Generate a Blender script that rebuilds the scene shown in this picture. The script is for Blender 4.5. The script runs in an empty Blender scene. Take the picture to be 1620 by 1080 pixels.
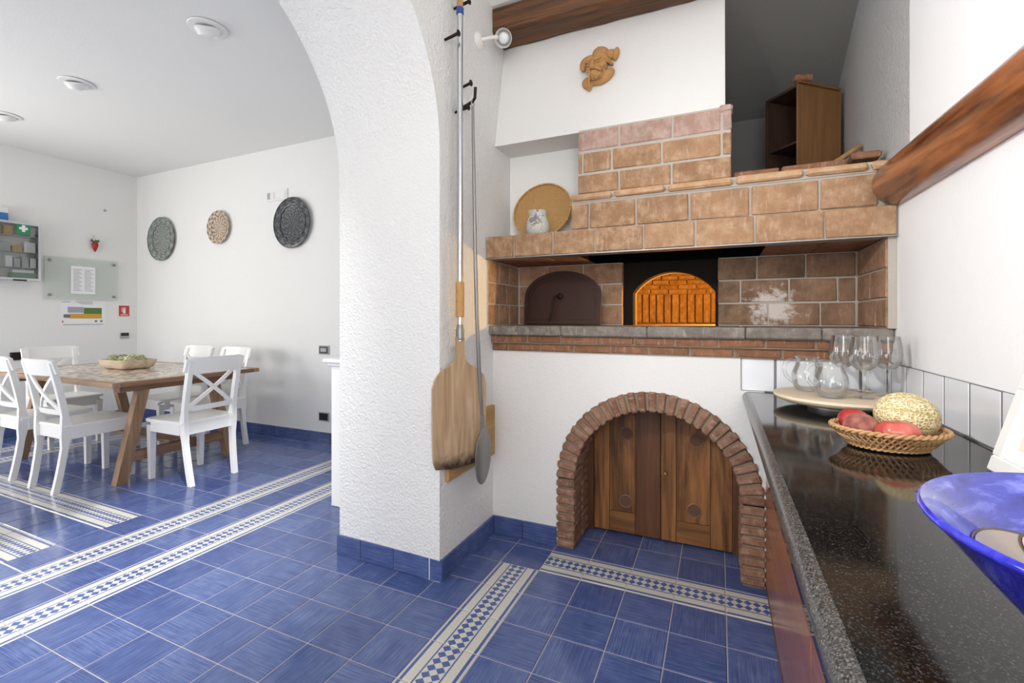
import bpy, math, random
from mathutils import Vector, Matrix
random.seed(11)
PI = math.pi
scene = bpy.context.scene
COL = scene.collection

# ------------------------------------------------------------------ camera
CAM = (0.9716, -1.841, 1.186); YAW = -0.4193; FPX = 732.5
cd = bpy.data.cameras.new('camera'); cam = bpy.data.objects.new('camera', cd); COL.objects.link(cam)
cam.location = CAM; cam.rotation_euler = (PI/2, 0, -YAW)
cd.sensor_fit = 'HORIZONTAL'; cd.sensor_width = 36; cd.lens = FPX/1620*36
cd.shift_y = -(540-502.8)/1620; cd.clip_start = .02
scene.camera = cam
# ------------------------------------------------------------------ light
W = bpy.data.worlds.new('daylight'); scene.world = W; W.use_nodes = True
W.node_tree.nodes['Background'].inputs[0].default_value = (1, .98, .95, 1)
W.node_tree.nodes['Background'].inputs[1].default_value = 0.25

XR_W = 1.585
def area(name, loc, rot, sx, sy, power, col=(1, 1, 1)):
    l = bpy.data.lights.new(name, 'AREA'); l.shape = 'RECTANGLE'; l.size = sx; l.size_y = sy; l.energy = power; l.color = col
    o = bpy.data.objects.new(name, l); COL.objects.link(o); o.location = loc; o.rotation_euler = rot
    return o
# daylight entering through the windows, plus one added fill
area('daylight_kitchen_window', (1.0, -3.36, 1.55), (PI/2, 0, 0), 1.0, 1.5, 28, (1, .985, .955))
area('daylight_dining_window', (-4.1, -3.36, 1.15), (PI/2, 0, 0), 1.9, 1.5, 60, (1, .985, .95))
area('daylight_dining_door', (-2.0, -3.36, 1.25), (PI/2, 0, 0), 1.3, 2.2, 8, (1, .985, .95))
area('daylight_side_window', (-5.47, -1.25, 1.4), (0, -PI/2, 0), .9, 1.5, 47, (1, .985, .95))
area('added_fill_peel_wall', (XR_W, -2.60, 1.68), (0, PI/2, 0), 1.1, 1.05, 58, (1, .985, .955))  # added unseen window light, lifts the wall behind the peels
vs = scene.view_settings
vs.view_transform = 'Standard'; vs.look = 'None'; vs.gamma = 1; vs.exposure = -0.07; vs.use_curve_mapping = False
scene.cycles.use_adaptive_sampling = True; scene.cycles.adaptive_threshold = .02; scene.cycles.max_bounces = 7; scene.cycles.diffuse_bounces = 4; scene.cycles.glossy_bounces = 4
scene.cycles.transparent_max_bounces = 16; scene.cycles.caustics_reflective = False; scene.cycles.caustics_refractive = False
scene.cycles.use_denoising = True; scene.cycles.sample_clamp_indirect = 6

# ------------------------------------------------------------------ materials
def L(r, g, b):
    f = lambda c: (c/255/12.92) if c/255 <= .04045 else ((c/255+.055)/1.055)**2.4
    return (f(r), f(g), f(b), 1)

class NT:
    def __init__(s, name):
        s.m = bpy.data.materials.new(name); s.m.use_nodes = True; s.t = s.m.node_tree
        s.b = s.t.nodes['Principled BSDF']; s.out = s.t.nodes['Material Output']
    def n(s, typ, ins=None, **kw):
        nd = s.t.nodes.new('ShaderNode'+typ)
        for k, v in kw.items(): setattr(nd, k, v)
        for k, v in (ins or {}).items():
            if isinstance(v, bpy.types.NodeSocket): s.t.links.new(v, nd.inputs[k])
            else: nd.inputs[k].default_value = v
        return nd
    def set(s, k, v):
        if isinstance(v, bpy.types.NodeSocket): s.t.links.new(v, s.b.inputs[k])
        else: s.b.inputs[k].default_value = v
    def math(s, op, a, b=0.0, c=None):
        ins = {0: a, 1: b}
        if c is not None: ins[2] = c
        return s.n('Math', ins, operation=op).outputs[0]
    def mix(s, f, a, b, blend='MIX'):
        nd = s.n('Mix', {}, data_type='RGBA', blend_type=blend)
        for k, v in ((0, f), (6, a), (7, b)):
            if isinstance(v, bpy.types.NodeSocket): s.t.links.new(v, nd.inputs[k])
            else: nd.inputs[k].default_value = v
        return nd.outputs[2]
    def ramp(s, f, stops):
        nd = s.n('ValToRGB', {0: f}); cr = nd.color_ramp
        while len(cr.elements) < len(stops): cr.elements.new(.5)
        for e, (p, c) in zip(cr.elements, stops): e.position = p; e.color = c if len(c) == 4 else (*c, 1)
        return nd.outputs[0]
    def coord(s, kind='Object', scale=(1, 1, 1), rnd=False, rot=(0, 0, 0)):
        tc = s.n('TexCoord').outputs[kind]
        mp = s.n('Mapping', {'Vector': tc, 'Scale': scale, 'Rotation': rot})
        if rnd:
            oi = s.n('ObjectInfo').outputs['Random']
            off = s.n('CombineXYZ', {0: s.math('MULTIPLY', oi, 37.0), 1: s.math('MULTIPLY', oi, 91.0), 2: s.math('MULTIPLY', oi, 53.0)}).outputs[0]
            s.t.links.new(off, mp.inputs['Location'])
        return mp.outputs[0]
    def noise(s, vec, scale, detail=3, rough=.55, dist=0):
        return s.n('TexNoise', {'Vector': vec, 'Scale': scale, 'Detail': detail, 'Roughness': rough, 'Distortion': dist}).outputs[0]
    def bump(s, h, strength=.3, dist=.004):
        nd = s.n('Bump', {'Height': h, 'Strength': strength, 'Distance': dist}); s.set('Normal', nd.outputs[0])

def plain(name, col, rough=.5, metal=0, spec=.5, bump=None, var=0, coat=0):
    k = NT(name); k.set('Roughness', rough); k.set('Metallic', metal); k.set('Specular IOR Level', spec)
    if coat: k.set('Coat Weight', coat); k.set('Coat Roughness', .08)
    k.set('Base Color', col)
    if var:
        v = k.noise(k.coord(rnd=True), 9, 4)
        k.set('Base Color', k.mix(k.math('MULTIPLY', v, var), col, tuple(c*.45 for c in col[:3])+(1,)))
    if bump: k.bump(k.noise(k.coord(), bump[0], 3), bump[1], bump[2])
    return k.m

def plaster(name, col, scale=55, strength=.5, dist=.006):
    k = NT(name); k.set('Roughness', .9); k.set('Specular IOR Level', .2)
    v = k.coord('Object')
    big = k.noise(v, 2.2, 3)
    k.set('Base Color', k.mix(k.math('MULTIPLY', big, .12), col, tuple(c*.86 for c in col[:3])+(1,)))
    h = k.math('ADD', k.noise(v, scale, 4, .6), k.math('MULTIPLY', k.noise(v, scale*.35, 2), .35))
    k.bump(h, strength, dist)
    return k.m

def wood(name, dark, light, axis=2, scale=1.0, rough=.45, contrast=(.3, .72), bump=.15, coat=0):
    k = NT(name); sc = [14*scale]*3; sc[axis] = 1.1*scale
    v = k.coord('Object', tuple(sc), rnd=True)
    n1 = k.noise(v, 1.0, 5, .6, 1.6)
    sc2 = [90*scale]*3; sc2[axis] = 3*scale
    n2 = k.noise(k.coord('Object', tuple(sc2), rnd=True), 1.0, 3)
    f = k.math('ADD', k.math('MULTIPLY', n1, .75), k.math('MULTIPLY', n2, .25))
    k.set('Base Color', k.ramp(f, [(contrast[0], dark), (contrast[1], light)]))
    k.set('Roughness', rough)
    if coat: k.set('Coat Weight', coat); k.set('Coat Roughness', .15)
    k.bump(f, bump, .003)
    return k.m

def brickmat(name, c1, c2, c3, soot=0.0, white=0.0, rough=.85):
    """fired clay: each brick takes its own shade between c1 and c2, mottled towards c3"""
    k = NT(name); oi = k.n('ObjectInfo').outputs['Random']
    v = k.coord('Object', rnd=True)
    base = k.mix(oi, c1, c2)
    m = k.noise(v, 22, 5, .65)
    base = k.mix(k.ramp(m, [(.42, (0, 0, 0)), (.68, (1, 1, 1))]), base, c3)
    big = k.noise(v, 8, 3)
    base = k.mix(k.ramp(big, [(.50, (0, 0, 0)), (.75, (.6, .6, .6))]), base, tuple(c*.55 for c in c1[:3])+(1,))
    st_ = k.noise(k.coord('Object', (60, 60, 14), rnd=True, rot=(.4, .9, .3)), 1.0, 5, .7)
    base = k.mix(k.ramp(st_, [(.55, (0, 0, 0)), (.72, (.35, .35, .35))]), base, L(224, 204, 184))
    if soot:
        s = k.ramp(k.noise(v, 5, 4, .6), [(.36, (soot, soot, soot)), (.70, (0, 0, 0))])
        base = k.mix(s, base, L(38, 30, 26))
    if white:
        g = k.n('NewGeometry').outputs['Position']
        d = k.n('VectorMath', {0: g, 1: (1.22, .80, 1.235)}, operation='DISTANCE').outputs['Value']
        w = k.noise(g, 26, 5, .7)
        f = k.math('SUBTRACT', k.math('ADD', w, .27), k.math('MULTIPLY', d, 2.6))
        base = k.mix(k.ramp(f, [(.47, (0, 0, 0)), (.66, (.9, .9, .9))]), base, L(222, 214, 208))
    k.set('Base Color', base); k.set('Roughness', rough); k.set('Specular IOR Level', .25)
    k.bump(k.math('ADD', k.noise(v, 70, 4), k.noise(v, 18, 3)), .7, .006)
    return k.m

M = {}
M['wall'] = plaster('white_plaster', L(243, 243, 241), 60, .35, .004)
M['rough_wall'] = plaster('rough_white_plaster', L(240, 240, 239), 80, .9, .012)
M['hood_wall'] = plaster('grainy_white_plaster', L(234, 233, 231), 95, .5, .004)
M['ceil'] = plaster('white_ceiling_paint', L(240, 240, 238), 70, .3, .003)
M['mortar'] = plaster('grey_mortar', L(186, 178, 168), 90, .6, .004)
M['mortar_dark'] = plaster('stained_mortar', L(146, 126, 108), 90, .6, .004)
M['brick'] = brickmat('tan_brick', L(172, 134, 102), L(148, 114, 86), L(186, 154, 124))
M['brick_pink'] = brickmat('pale_pink_brick', L(176, 146, 132), L(166, 132, 118), L(192, 168, 158))
M['brick_nose'] = brickmat('pale_nosing_brick', L(194, 156, 120), L(186, 146, 110), L(202, 170, 138))
M['brick_in'] = brickmat('smoked_brick', L(190, 152, 122), L(172, 134, 106), L(152, 116, 92), soot=.28)
M['brick_inw'] = brickmat('smoked_brick_with_efflorescence', L(182, 148, 120), L(160, 126, 100), L(146, 116, 94), soot=.55, white=1)
M['brick_arch'] = brickmat('brown_arch_brick', L(142, 106, 86), L(124, 88, 72), L(166, 134, 114))
M['brick_ledge'] = brickmat('brown_ledge_brick', L(158, 112, 82), L(140, 98, 74), L(120, 88, 70))
M['brick_fire'] = brickmat('fire_brick', L(142, 106, 60), L(124, 90, 48), L(162, 122, 72))
M['slab'] = brickmat('grey_hearth_stone', L(124, 116, 110), L(106, 100, 96), L(150, 142, 134))
M['soffit'] = brickmat('terracotta_slab', L(150, 104, 78), L(140, 94, 70), L(120, 82, 62))
M['soot'] = plain('black_soot', L(30, 25, 23), .8, spec=.15, bump=(30, .3, .004))
M['soot_in'] = plain('sooted_chimney', L(14, 12, 11), .95, spec=.05)
M['iron'] = plain('rusty_iron', L(70, 48, 42), .55, .5, bump=(60, .3, .002), var=.5)
M['dark_iron'] = plain('dark_iron', L(48, 36, 34), .6, .6, bump=(80, .3, .002))
M['chrome'] = plain('brushed_aluminium', L(205, 208, 212), .25, 1)
M['steel'] = plain('grey_steel', L(158, 157, 155), .42, .6, var=.6)
M['white_paint'] = plain('white_lacquer', L(246, 246, 244), .28, spec=.5)
M['white_metal'] = plain('white_enamel', L(232, 230, 224), .3)
M['white_plastic'] = plain('white_plastic', L(240, 240, 238), .4)
M['black'] = plain('black_plastic', L(30, 30, 32), .35)
M['grey_plastic'] = plain('silver_plastic', L(170, 172, 174), .35)
M['paper'] = plain('white_paper', L(246, 246, 248), .8)
M['ink'] = plain('grey_ink', L(120, 122, 132), .8)
M['red_ink'] = plain('red_sign_print', L(205, 60, 62), .5)
M['green_ink'] = plain('green_sign_print', L(46, 138, 92), .5)
M['white_ink'] = plain('white_sign_print', L(245, 245, 245), .5)
M['map_green'] = plain('map_green_print', L(92, 128, 66), .8)
M['map_orange'] = plain('map_orange_print', L(216, 168, 74), .8)
M['map_grey'] = plain('map_grey_print', L(168, 172, 186), .8)
M['blue_pack'] = plain('blue_carton', L(60, 120, 190), .5)
M['grey_pack'] = plain('grey_carton', L(170, 176, 176), .5)
M['white_pack'] = plain('white_carton', L(232, 234, 234), .5)
M['yellow_pack'] = plain('ochre_carton', L(190, 150, 70), .5)
M['green_pack'] = plain('green_carton', L(110, 150, 110), .5)
M['blue_tie'] = plain('blue_plastic_tie', L(40, 66, 130), .5)
M['beam'] = wood('dark_beam_wood', L(34, 22, 16), L(126, 82, 46), 0, .8, .6, (.36, .68), .6)
M['log'] = wood('varnished_log_wood', L(70, 34, 18), L(188, 112, 58), 1, .9, .3, (.38, .63), .25, .5)
M['oak'] = wood('oak_wood', L(84, 52, 26), L(166, 112, 62), 2, .75, .5, (.40, .62), .2)
M['oak_dark'] = wood('dark_oak_wood', L(72, 42, 24), L(122, 78, 46), 2, .75, .5, (.34, .68), .2)
M['oak_h'] = wood('oak_wood_rail', L(92, 58, 30), L(156, 106, 60), 0, .75, .5, (.34, .68), .2)
M['table_wood'] = wood('walnut_table_wood', L(116, 86, 64), L(184, 148, 116), 2, .8, .55)
M['table_wood_x'] = wood('walnut_table_wood_long', L(130, 100, 78), L(196, 164, 134), 0, .8, .55)
M['table_wood_y'] = wood('walnut_table_wood_cross', L(108, 78, 58), L(170, 132, 102), 1, .8, .55)
M['cab_wood'] = wood('reddish_cabinet_wood', L(110, 62, 42), L(170, 108, 76), 1, .7, .3, (.3, .7), .08, .4)
M['crate'] = wood('crate_wood', L(104, 70, 40), L(150, 106, 62), 2, .7, .7)
M['crate_in'] = wood('shaded_crate_wood', L(44, 28, 20), L(74, 48, 32), 2, .7, .8)  # inner panels darkened, shade inside the open box put into the colour
M['peel_wood'] = wood('pale_peel_wood', L(150, 122, 92), L(196, 170, 138), 2, .6, .65, (.25, .75), .15)
M['board_wood'] = wood('pine_board_wood', L(150, 112, 66), L(196, 158, 104), 1, .6, .6)
M['stick'] = wood('stick_wood', L(150, 110, 70), L(200, 160, 112), 2, 1, .6)
M['bowl_wood'] = wood('light_bowl_wood', L(190, 166, 138), L(240, 228, 208), 0, .9, .6, (.3, .75), .2)
M['tray_wood'] = wood('pale_birch_wood', L(216, 196, 166), L(240, 226, 202), 0, .5, .5, (.3, .75), .06)
M['rattan'] = plain('golden_rattan', L(206, 160, 100), .55, bump=(140, .4, .003), var=.35)
M['wicker'] = plain('tan_wicker', L(196, 154, 108), .55, bump=(160, .4, .002), var=.4)
M['terracotta'] = plain('terracotta_clay', L(196, 148, 98), .85, spec=.2, bump=(80, .4, .003), var=.45)

def tilemat():
    k = NT('blue_brushed_tile'); uv = k.n('UVMap', uv_map='UVMap').outputs[0]
    cell = k.n('VectorMath', {0: uv}, operation='FLOOR').outputs[0]
    wn = k.n('TexWhiteNoise', {'Vector': cell}, noise_dimensions='3D')
    st = k.n('Mapping', {'Vector': uv, 'Scale': (1.2, 46, 1)}).outputs[0]
    s1 = k.noise(st, 1.0, 5, .65)
    st2 = k.n('Mapping', {'Vector': uv, 'Scale': (3, 3, 1)}).outputs[0]
    s2 = k.noise(st2, 1.0, 2)
    f = k.math('ADD', k.math('MULTIPLY', s1, .72), k.math('ADD', k.math('MULTIPLY', s2, .22), k.math('MULTIPLY', wn.outputs['Value'], .10)))
    col = k.ramp(f, [(.30, L(48, 61, 110)), (.50, L(73, 90, 142)), (.70, L(108, 125, 170))])
    k.set('Base Color', col); k.set('Roughness', k.math('ADD', .09, k.math('MULTIPLY', s1, .12)))
    k.set('Specular IOR Level', .5)
    k.bump(s1, .12, .001)
    return k.m
def bandmat():
    """white listello: blue rules either side and two rows of blue lozenges in the middle; V runs across"""
    k = NT('patterned_band_tile'); uv = k.n('UVMap', uv_map='UVMap').outputs[0]
    sep = k.n('SeparateXYZ', {0: uv})
    u = k.math('FRACT', sep.outputs[0]); v = k.math('FRACT', sep.outputs[1])
    c = k.math('ABSOLUTE', k.math('SUBTRACT', v, .5))          # 0 centre .. .5 edge
    def band(a, b): return k.math('MULTIPLY', k.math('GREATER_THAN', c, a), k.math('LESS_THAN', c, b))
    zone = k.math('LESS_THAN', c, .185)
    a = k.math('ABSOLUTE', k.math('SUBTRACT', k.math('FRACT', k.math('MULTIPLY', u, 6.0)), .5))
    b = k.math('ABSOLUTE', k.math('SUBTRACT', k.math('FRACT', k.math('DIVIDE', c, .185)), .5))
    dia = k.math('MULTIPLY', zone, k.math('LESS_THAN', k.math('ADD', a, b), .50))
    rule = k.math('ADD', band(.195, .225), band(.395, .455))
    n = k.noise(k.n('Mapping', {'Vector': uv, 'Scale': (20, 20, 1)}).outputs[0], 1, 3)
    blue = k.mix(n, L(58, 78, 138), L(92, 114, 168))
    col = k.mix(rule, L(206, 204, 195), blue)
    col = k.mix(dia, col, blue)
    k.set('Base Color', col); k.set('Roughness', .22)
    return k.m
M['tile'] = tilemat(); M['band'] = bandmat()
M['grout'] = plain('pale_grout', L(186, 178, 176), .9, spec=.1)
M['grout_grey'] = plain('grey_grout', L(132, 130, 134), .85, spec=.2)
M['white_tile'] = plain('white_glazed_tile', L(238, 239, 244), .12, spec=.5)

def granite():
    k = NT('black_granite'); v = k.coord('Object')
    a = k.n('TexVoronoi', {'Vector': v, 'Scale': 520.0}).outputs['Color']
    g = k.n('RGBToBW', {0: a}).outputs[0]
    b = k.noise(v, 300, 3, .7)
    f = k.math('ADD', k.math('MULTIPLY', g, .45), k.math('MULTIPLY', b, .55))
    k.set('Base Color', k.ramp(f, [(.40, L(7, 7, 8)), (.56, L(24, 24, 23)), (.76, L(76, 75, 72))]))
    k.set('Roughness', .08); k.set('Specular IOR Level', .32)
    return k.m
M['granite'] = granite()
def granite_edge():
    k = NT('granite_edge_highlight'); v = k.coord('Object')
    a = k.n('TexVoronoi', {'Vector': v, 'Scale': 520.0}).outputs['Color']
    g = k.n('RGBToBW', {0: a}).outputs[0]
    f = k.math('ADD', k.math('MULTIPLY', g, .45), k.math('MULTIPLY', k.noise(v, 380, 3, .7), .55))
    k.set('Base Color', k.ramp(f, [(.34, L(40, 40, 41)), (.56, L(74, 73, 72)), (.76, L(122, 121, 120))]))  # lighter grey holds the light reflected off the bullnose
    k.set('Roughness', .22)
    return k.m
M['granite_edge'] = granite_edge()
M['black_glass'] = plain('black_gloss_panel', L(26, 26, 30), .05, spec=.6)

def glassmat(name='clear_glass', tint=(.985, .99, .99, 1), base=.014):
    k = NT(name); k.t.nodes.remove(k.b)
    tr = k.n('BsdfTransparent', {0: tint}).outputs[0]
    gl = k.n('BsdfGlossy', {'Color': (1, 1, 1, 1), 'Roughness': .01}).outputs[0]
    fr = k.n('Fresnel', {'IOR': 1.5}).outputs[0]
    mx = k.n('MixShader', {0: k.math('ADD', k.math('MULTIPLY', fr, .62), base), 1: tr, 2: gl}).outputs[0]
    k.t.links.new(mx, k.out.inputs[0])
    return k.m
M['glass'] = glassmat()
M['pane'] = glassmat('clear_pane', (.96, .97, .97, 1), .02)
def boardglass():
    k = NT('pale_green_glass'); k.set('Base Color', L(228, 236, 229)); k.set('Roughness', .1); k.set('Alpha', .5)
    return k.m
M['board_glass'] = boardglass()
def glow(name, col, e):
    k = NT(name); k.set('Base Color', col); k.set('Emission Color', col); k.set('Emission Strength', e); k.set('Roughness', .3)
    return k.m
M['bulb'] = plain('opal_bulb', L(236, 238, 242), .15, spec=.6)
M['bulb_on'] = glow('lit_opal_glass', (1, .97, .93, 1), 6.0)

def mosaic():
    k = NT('mosaic_table_tiles'); v = k.coord('Object')
    vo = k.n('TexVoronoi', {'Vector': v, 'Scale': 34.0, 'Randomness': .35}, distance='CHEBYCHEV')
    bw = k.n('RGBToBW', {0: vo.outputs['Color']}).outputs[0]
    zon = k.noise(v, 5, 2)
    col = k.ramp(k.math('ADD', k.math('MULTIPLY', bw, .8), k.math('MULTIPLY', zon, .2)),
                 [(.22, L(92, 92, 112)), (.36, L(168, 142, 118)), (.52, L(206, 190, 170)), (.74, L(226, 216, 202))])
    k.set('Base Color', col); k.set('Roughness', .22)
    return k.m
M['mosaic'] = mosaic()

def platemat(name, c0, c1, c2, rings):
    """engraved dish: concentric rules and petals around the middle (local XY)"""
    k = NT(name); v = k.coord('Object')
    sp = k.n('SeparateXYZ', {0: v})
    r = k.math('SQRT', k.math('ADD', k.math('POWER', sp.outputs[0], 2.0), k.math('POWER', sp.outputs[1], 2.0)))
    an = k.math('ARCTAN2', sp.outputs[1], sp.outputs[0])
    pet = k.math('SINE', k.math('ADD', k.math('MULTIPLY', an, 14.0), k.math('SINE', k.math('MULTIPLY', r, 150.0))))
    rg = k.math('SINE', k.math('MULTIPLY', r, rings))
    n = k.noise(v, 60, 4, .7)
    f = k.math('ADD', k.math('MULTIPLY', k.math('MULTIPLY', pet, rg), .22), n)
    k.set('Base Color', k.ramp(f, [(.35, c0), (.55, c1), (.8, c2)])); k.set('Roughness', .3)
    k.bump(f, .3, .002)
    return k.m
M['plate_green'] = platemat('green_grey_dish', L(104, 112, 108), L(134, 142, 136), L(186, 192, 186), 180)
M['plate_dark'] = platemat('charcoal_dish', L(50, 52, 54), L(74, 76, 78), L(136, 138, 142), 180)
M['plate_paint'] = platemat('painted_dish', L(120, 112, 118), L(206, 182, 154), L(228, 210, 186), 120)

def bluebowl():
    k = NT('cobalt_glaze'); v = k.coord('Object', (18, 18, 60))
    n = k.noise(v, 1.0, 5, .65, .6)
    col = k.ramp(n, [(.34, L(24, 27, 118)), (.52, L(46, 53, 154)), (.76, L(126, 134, 206))])
    k.set('Base Color', col); k.set('Roughness', .12); k.set('Coat Weight', .6); k.set('Coat Roughness', .04)
    return k.m
M['cobalt'] = bluebowl()
k_ = NT('brightened_cobalt_glaze_streaked'); n_ = k_.noise(k_.coord('Object', (22, 22, 8), rot=(.3, .5, 0)), 1.0, 5, .7, .8)
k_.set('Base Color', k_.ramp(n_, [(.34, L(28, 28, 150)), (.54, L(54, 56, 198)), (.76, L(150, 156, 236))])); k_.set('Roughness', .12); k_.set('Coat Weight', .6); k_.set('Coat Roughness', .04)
M['cobalt_outer'] = k_.m  # deeper outer glaze, brightened to make up for its shaded wall
M['paint_beige'] = plain('beige_glaze', L(158, 146, 132), .15, var=.45)
M['paint_brown'] = plain('brown_glaze_line', L(74, 58, 52), .15)
M['paint_pink'] = plain('pink_glaze', L(206, 160, 150), .15)
M['paint_orange'] = plain('orange_glaze', L(206, 110, 60), .15)
def melon():
    k = NT('netted_melon_rind'); v = k.coord('Object', (1, 1, 1))
    d = k.n('TexNoise', {'Vector': v, 'Scale': 40.0, 'Detail': 2.0})
    vv = k.n('VectorMath', {0: v, 1: k.n('VectorMath', {0: d.outputs['Color'], 1: (.012, .012, .012)}, operation='MULTIPLY').outputs[0]}, operation='ADD').outputs[0]
    vo = k.n('TexVoronoi', {'Vector': vv, 'Scale': 120.0}, feature='DISTANCE_TO_EDGE').outputs['Distance']
    net = k.ramp(vo, [(.06, (1, 1, 1)), (.24, (0, 0, 0))])
    sp = k.n('SeparateXYZ', {0: v})
    an = k.math('ARCTAN2', sp.outputs[2], sp.outputs[1])
    gr = k.math('ABSOLUTE', k.math('SINE', k.math('MULTIPLY', an, 4.5)))
    groove = k.ramp(gr, [(.04, (1, 1, 1)), (.16, (0, 0, 0))])
    col = k.mix(net, L(196, 172, 112), L(238, 224, 186))
    col = k.mix(groove, col, L(222, 200, 112))
    k.set('Base Color', col); k.set('Roughness', .7)
    k.bump(k.math('SUBTRACT', k.n('RGBToBW', {0: net}).outputs[0], k.n('RGBToBW', {0: groove}).outputs[0]), .8, .003)
    return k.m
M['melon'] = melon()
def fruit(name, a, b, sc, rough):
    k = NT(name); v = k.coord('Object')
    k.set('Base Color', k.ramp(k.noise(v, sc, 3), [(.35, a), (.68, b)])); k.set('Roughness', rough)
    return k.m
M['peach'] = fruit('peach_skin', L(122, 58, 56), L(184, 128, 112), 22, .8)
M['nectarine'] = fruit('nectarine_skin', L(150, 34, 44), L(196, 70, 62), 18, .35)
M['tomato'] = fruit('tomato_skin', L(176, 66, 60), L(210, 116, 102), 16, .16)
M['artichoke'] = fruit('artichoke_leaf', L(136, 146, 88), L(226, 224, 184), 60, .6)
M['stem'] = plain('dry_green_stem', L(120, 122, 66), .7)
M['chilli'] = plain('red_ceramic', L(176, 34, 40), .25)
M['leaf'] = plain('green_ceramic_leaf', L(88, 104, 62), .4)
def vasemat():
    k = NT('painted_stoneware'); v = k.coord('Object')
    base = k.mix(k.noise(v, 30, 3), L(196, 194, 186), L(212, 210, 204))
    d = k.n('VectorMath', {0: v, 1: (-.014, -.055, .078)}, operation='DISTANCE').outputs['Value']
    f = k.math('SUBTRACT', k.noise(v, 70, 3, .7), k.math('MULTIPLY', d, 4.2))
    base = k.mix(k.ramp(f, [(.36, (0, 0, 0)), (.42, (.85, .85, .85))]), base, L(112, 106, 122))
    d2 = k.n('VectorMath', {0: v, 1: (.008, -.06, .048)}, operation='DISTANCE').outputs['Value']
    f2 = k.math('SUBTRACT', k.noise(v, 90, 3, .7), k.math('MULTIPLY', d2, 4.0))
    base = k.mix(k.ramp(f2, [(.41, (0, 0, 0)), (.47, (.8, .8, .8))]), base, L(160, 152, 120))
    k.set('Base Color', base); k.set('Roughness', .3)
    return k.m
M['vase'] = vasemat()
M['art'] = plain('cream_print', L(246, 238, 220), .7)
M['mesh_grille'] = plain('copper_grille', L(150, 118, 98), .5, .4)
M['brass'] = plain('brass', L(188, 156, 96), .3, 1)

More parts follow.
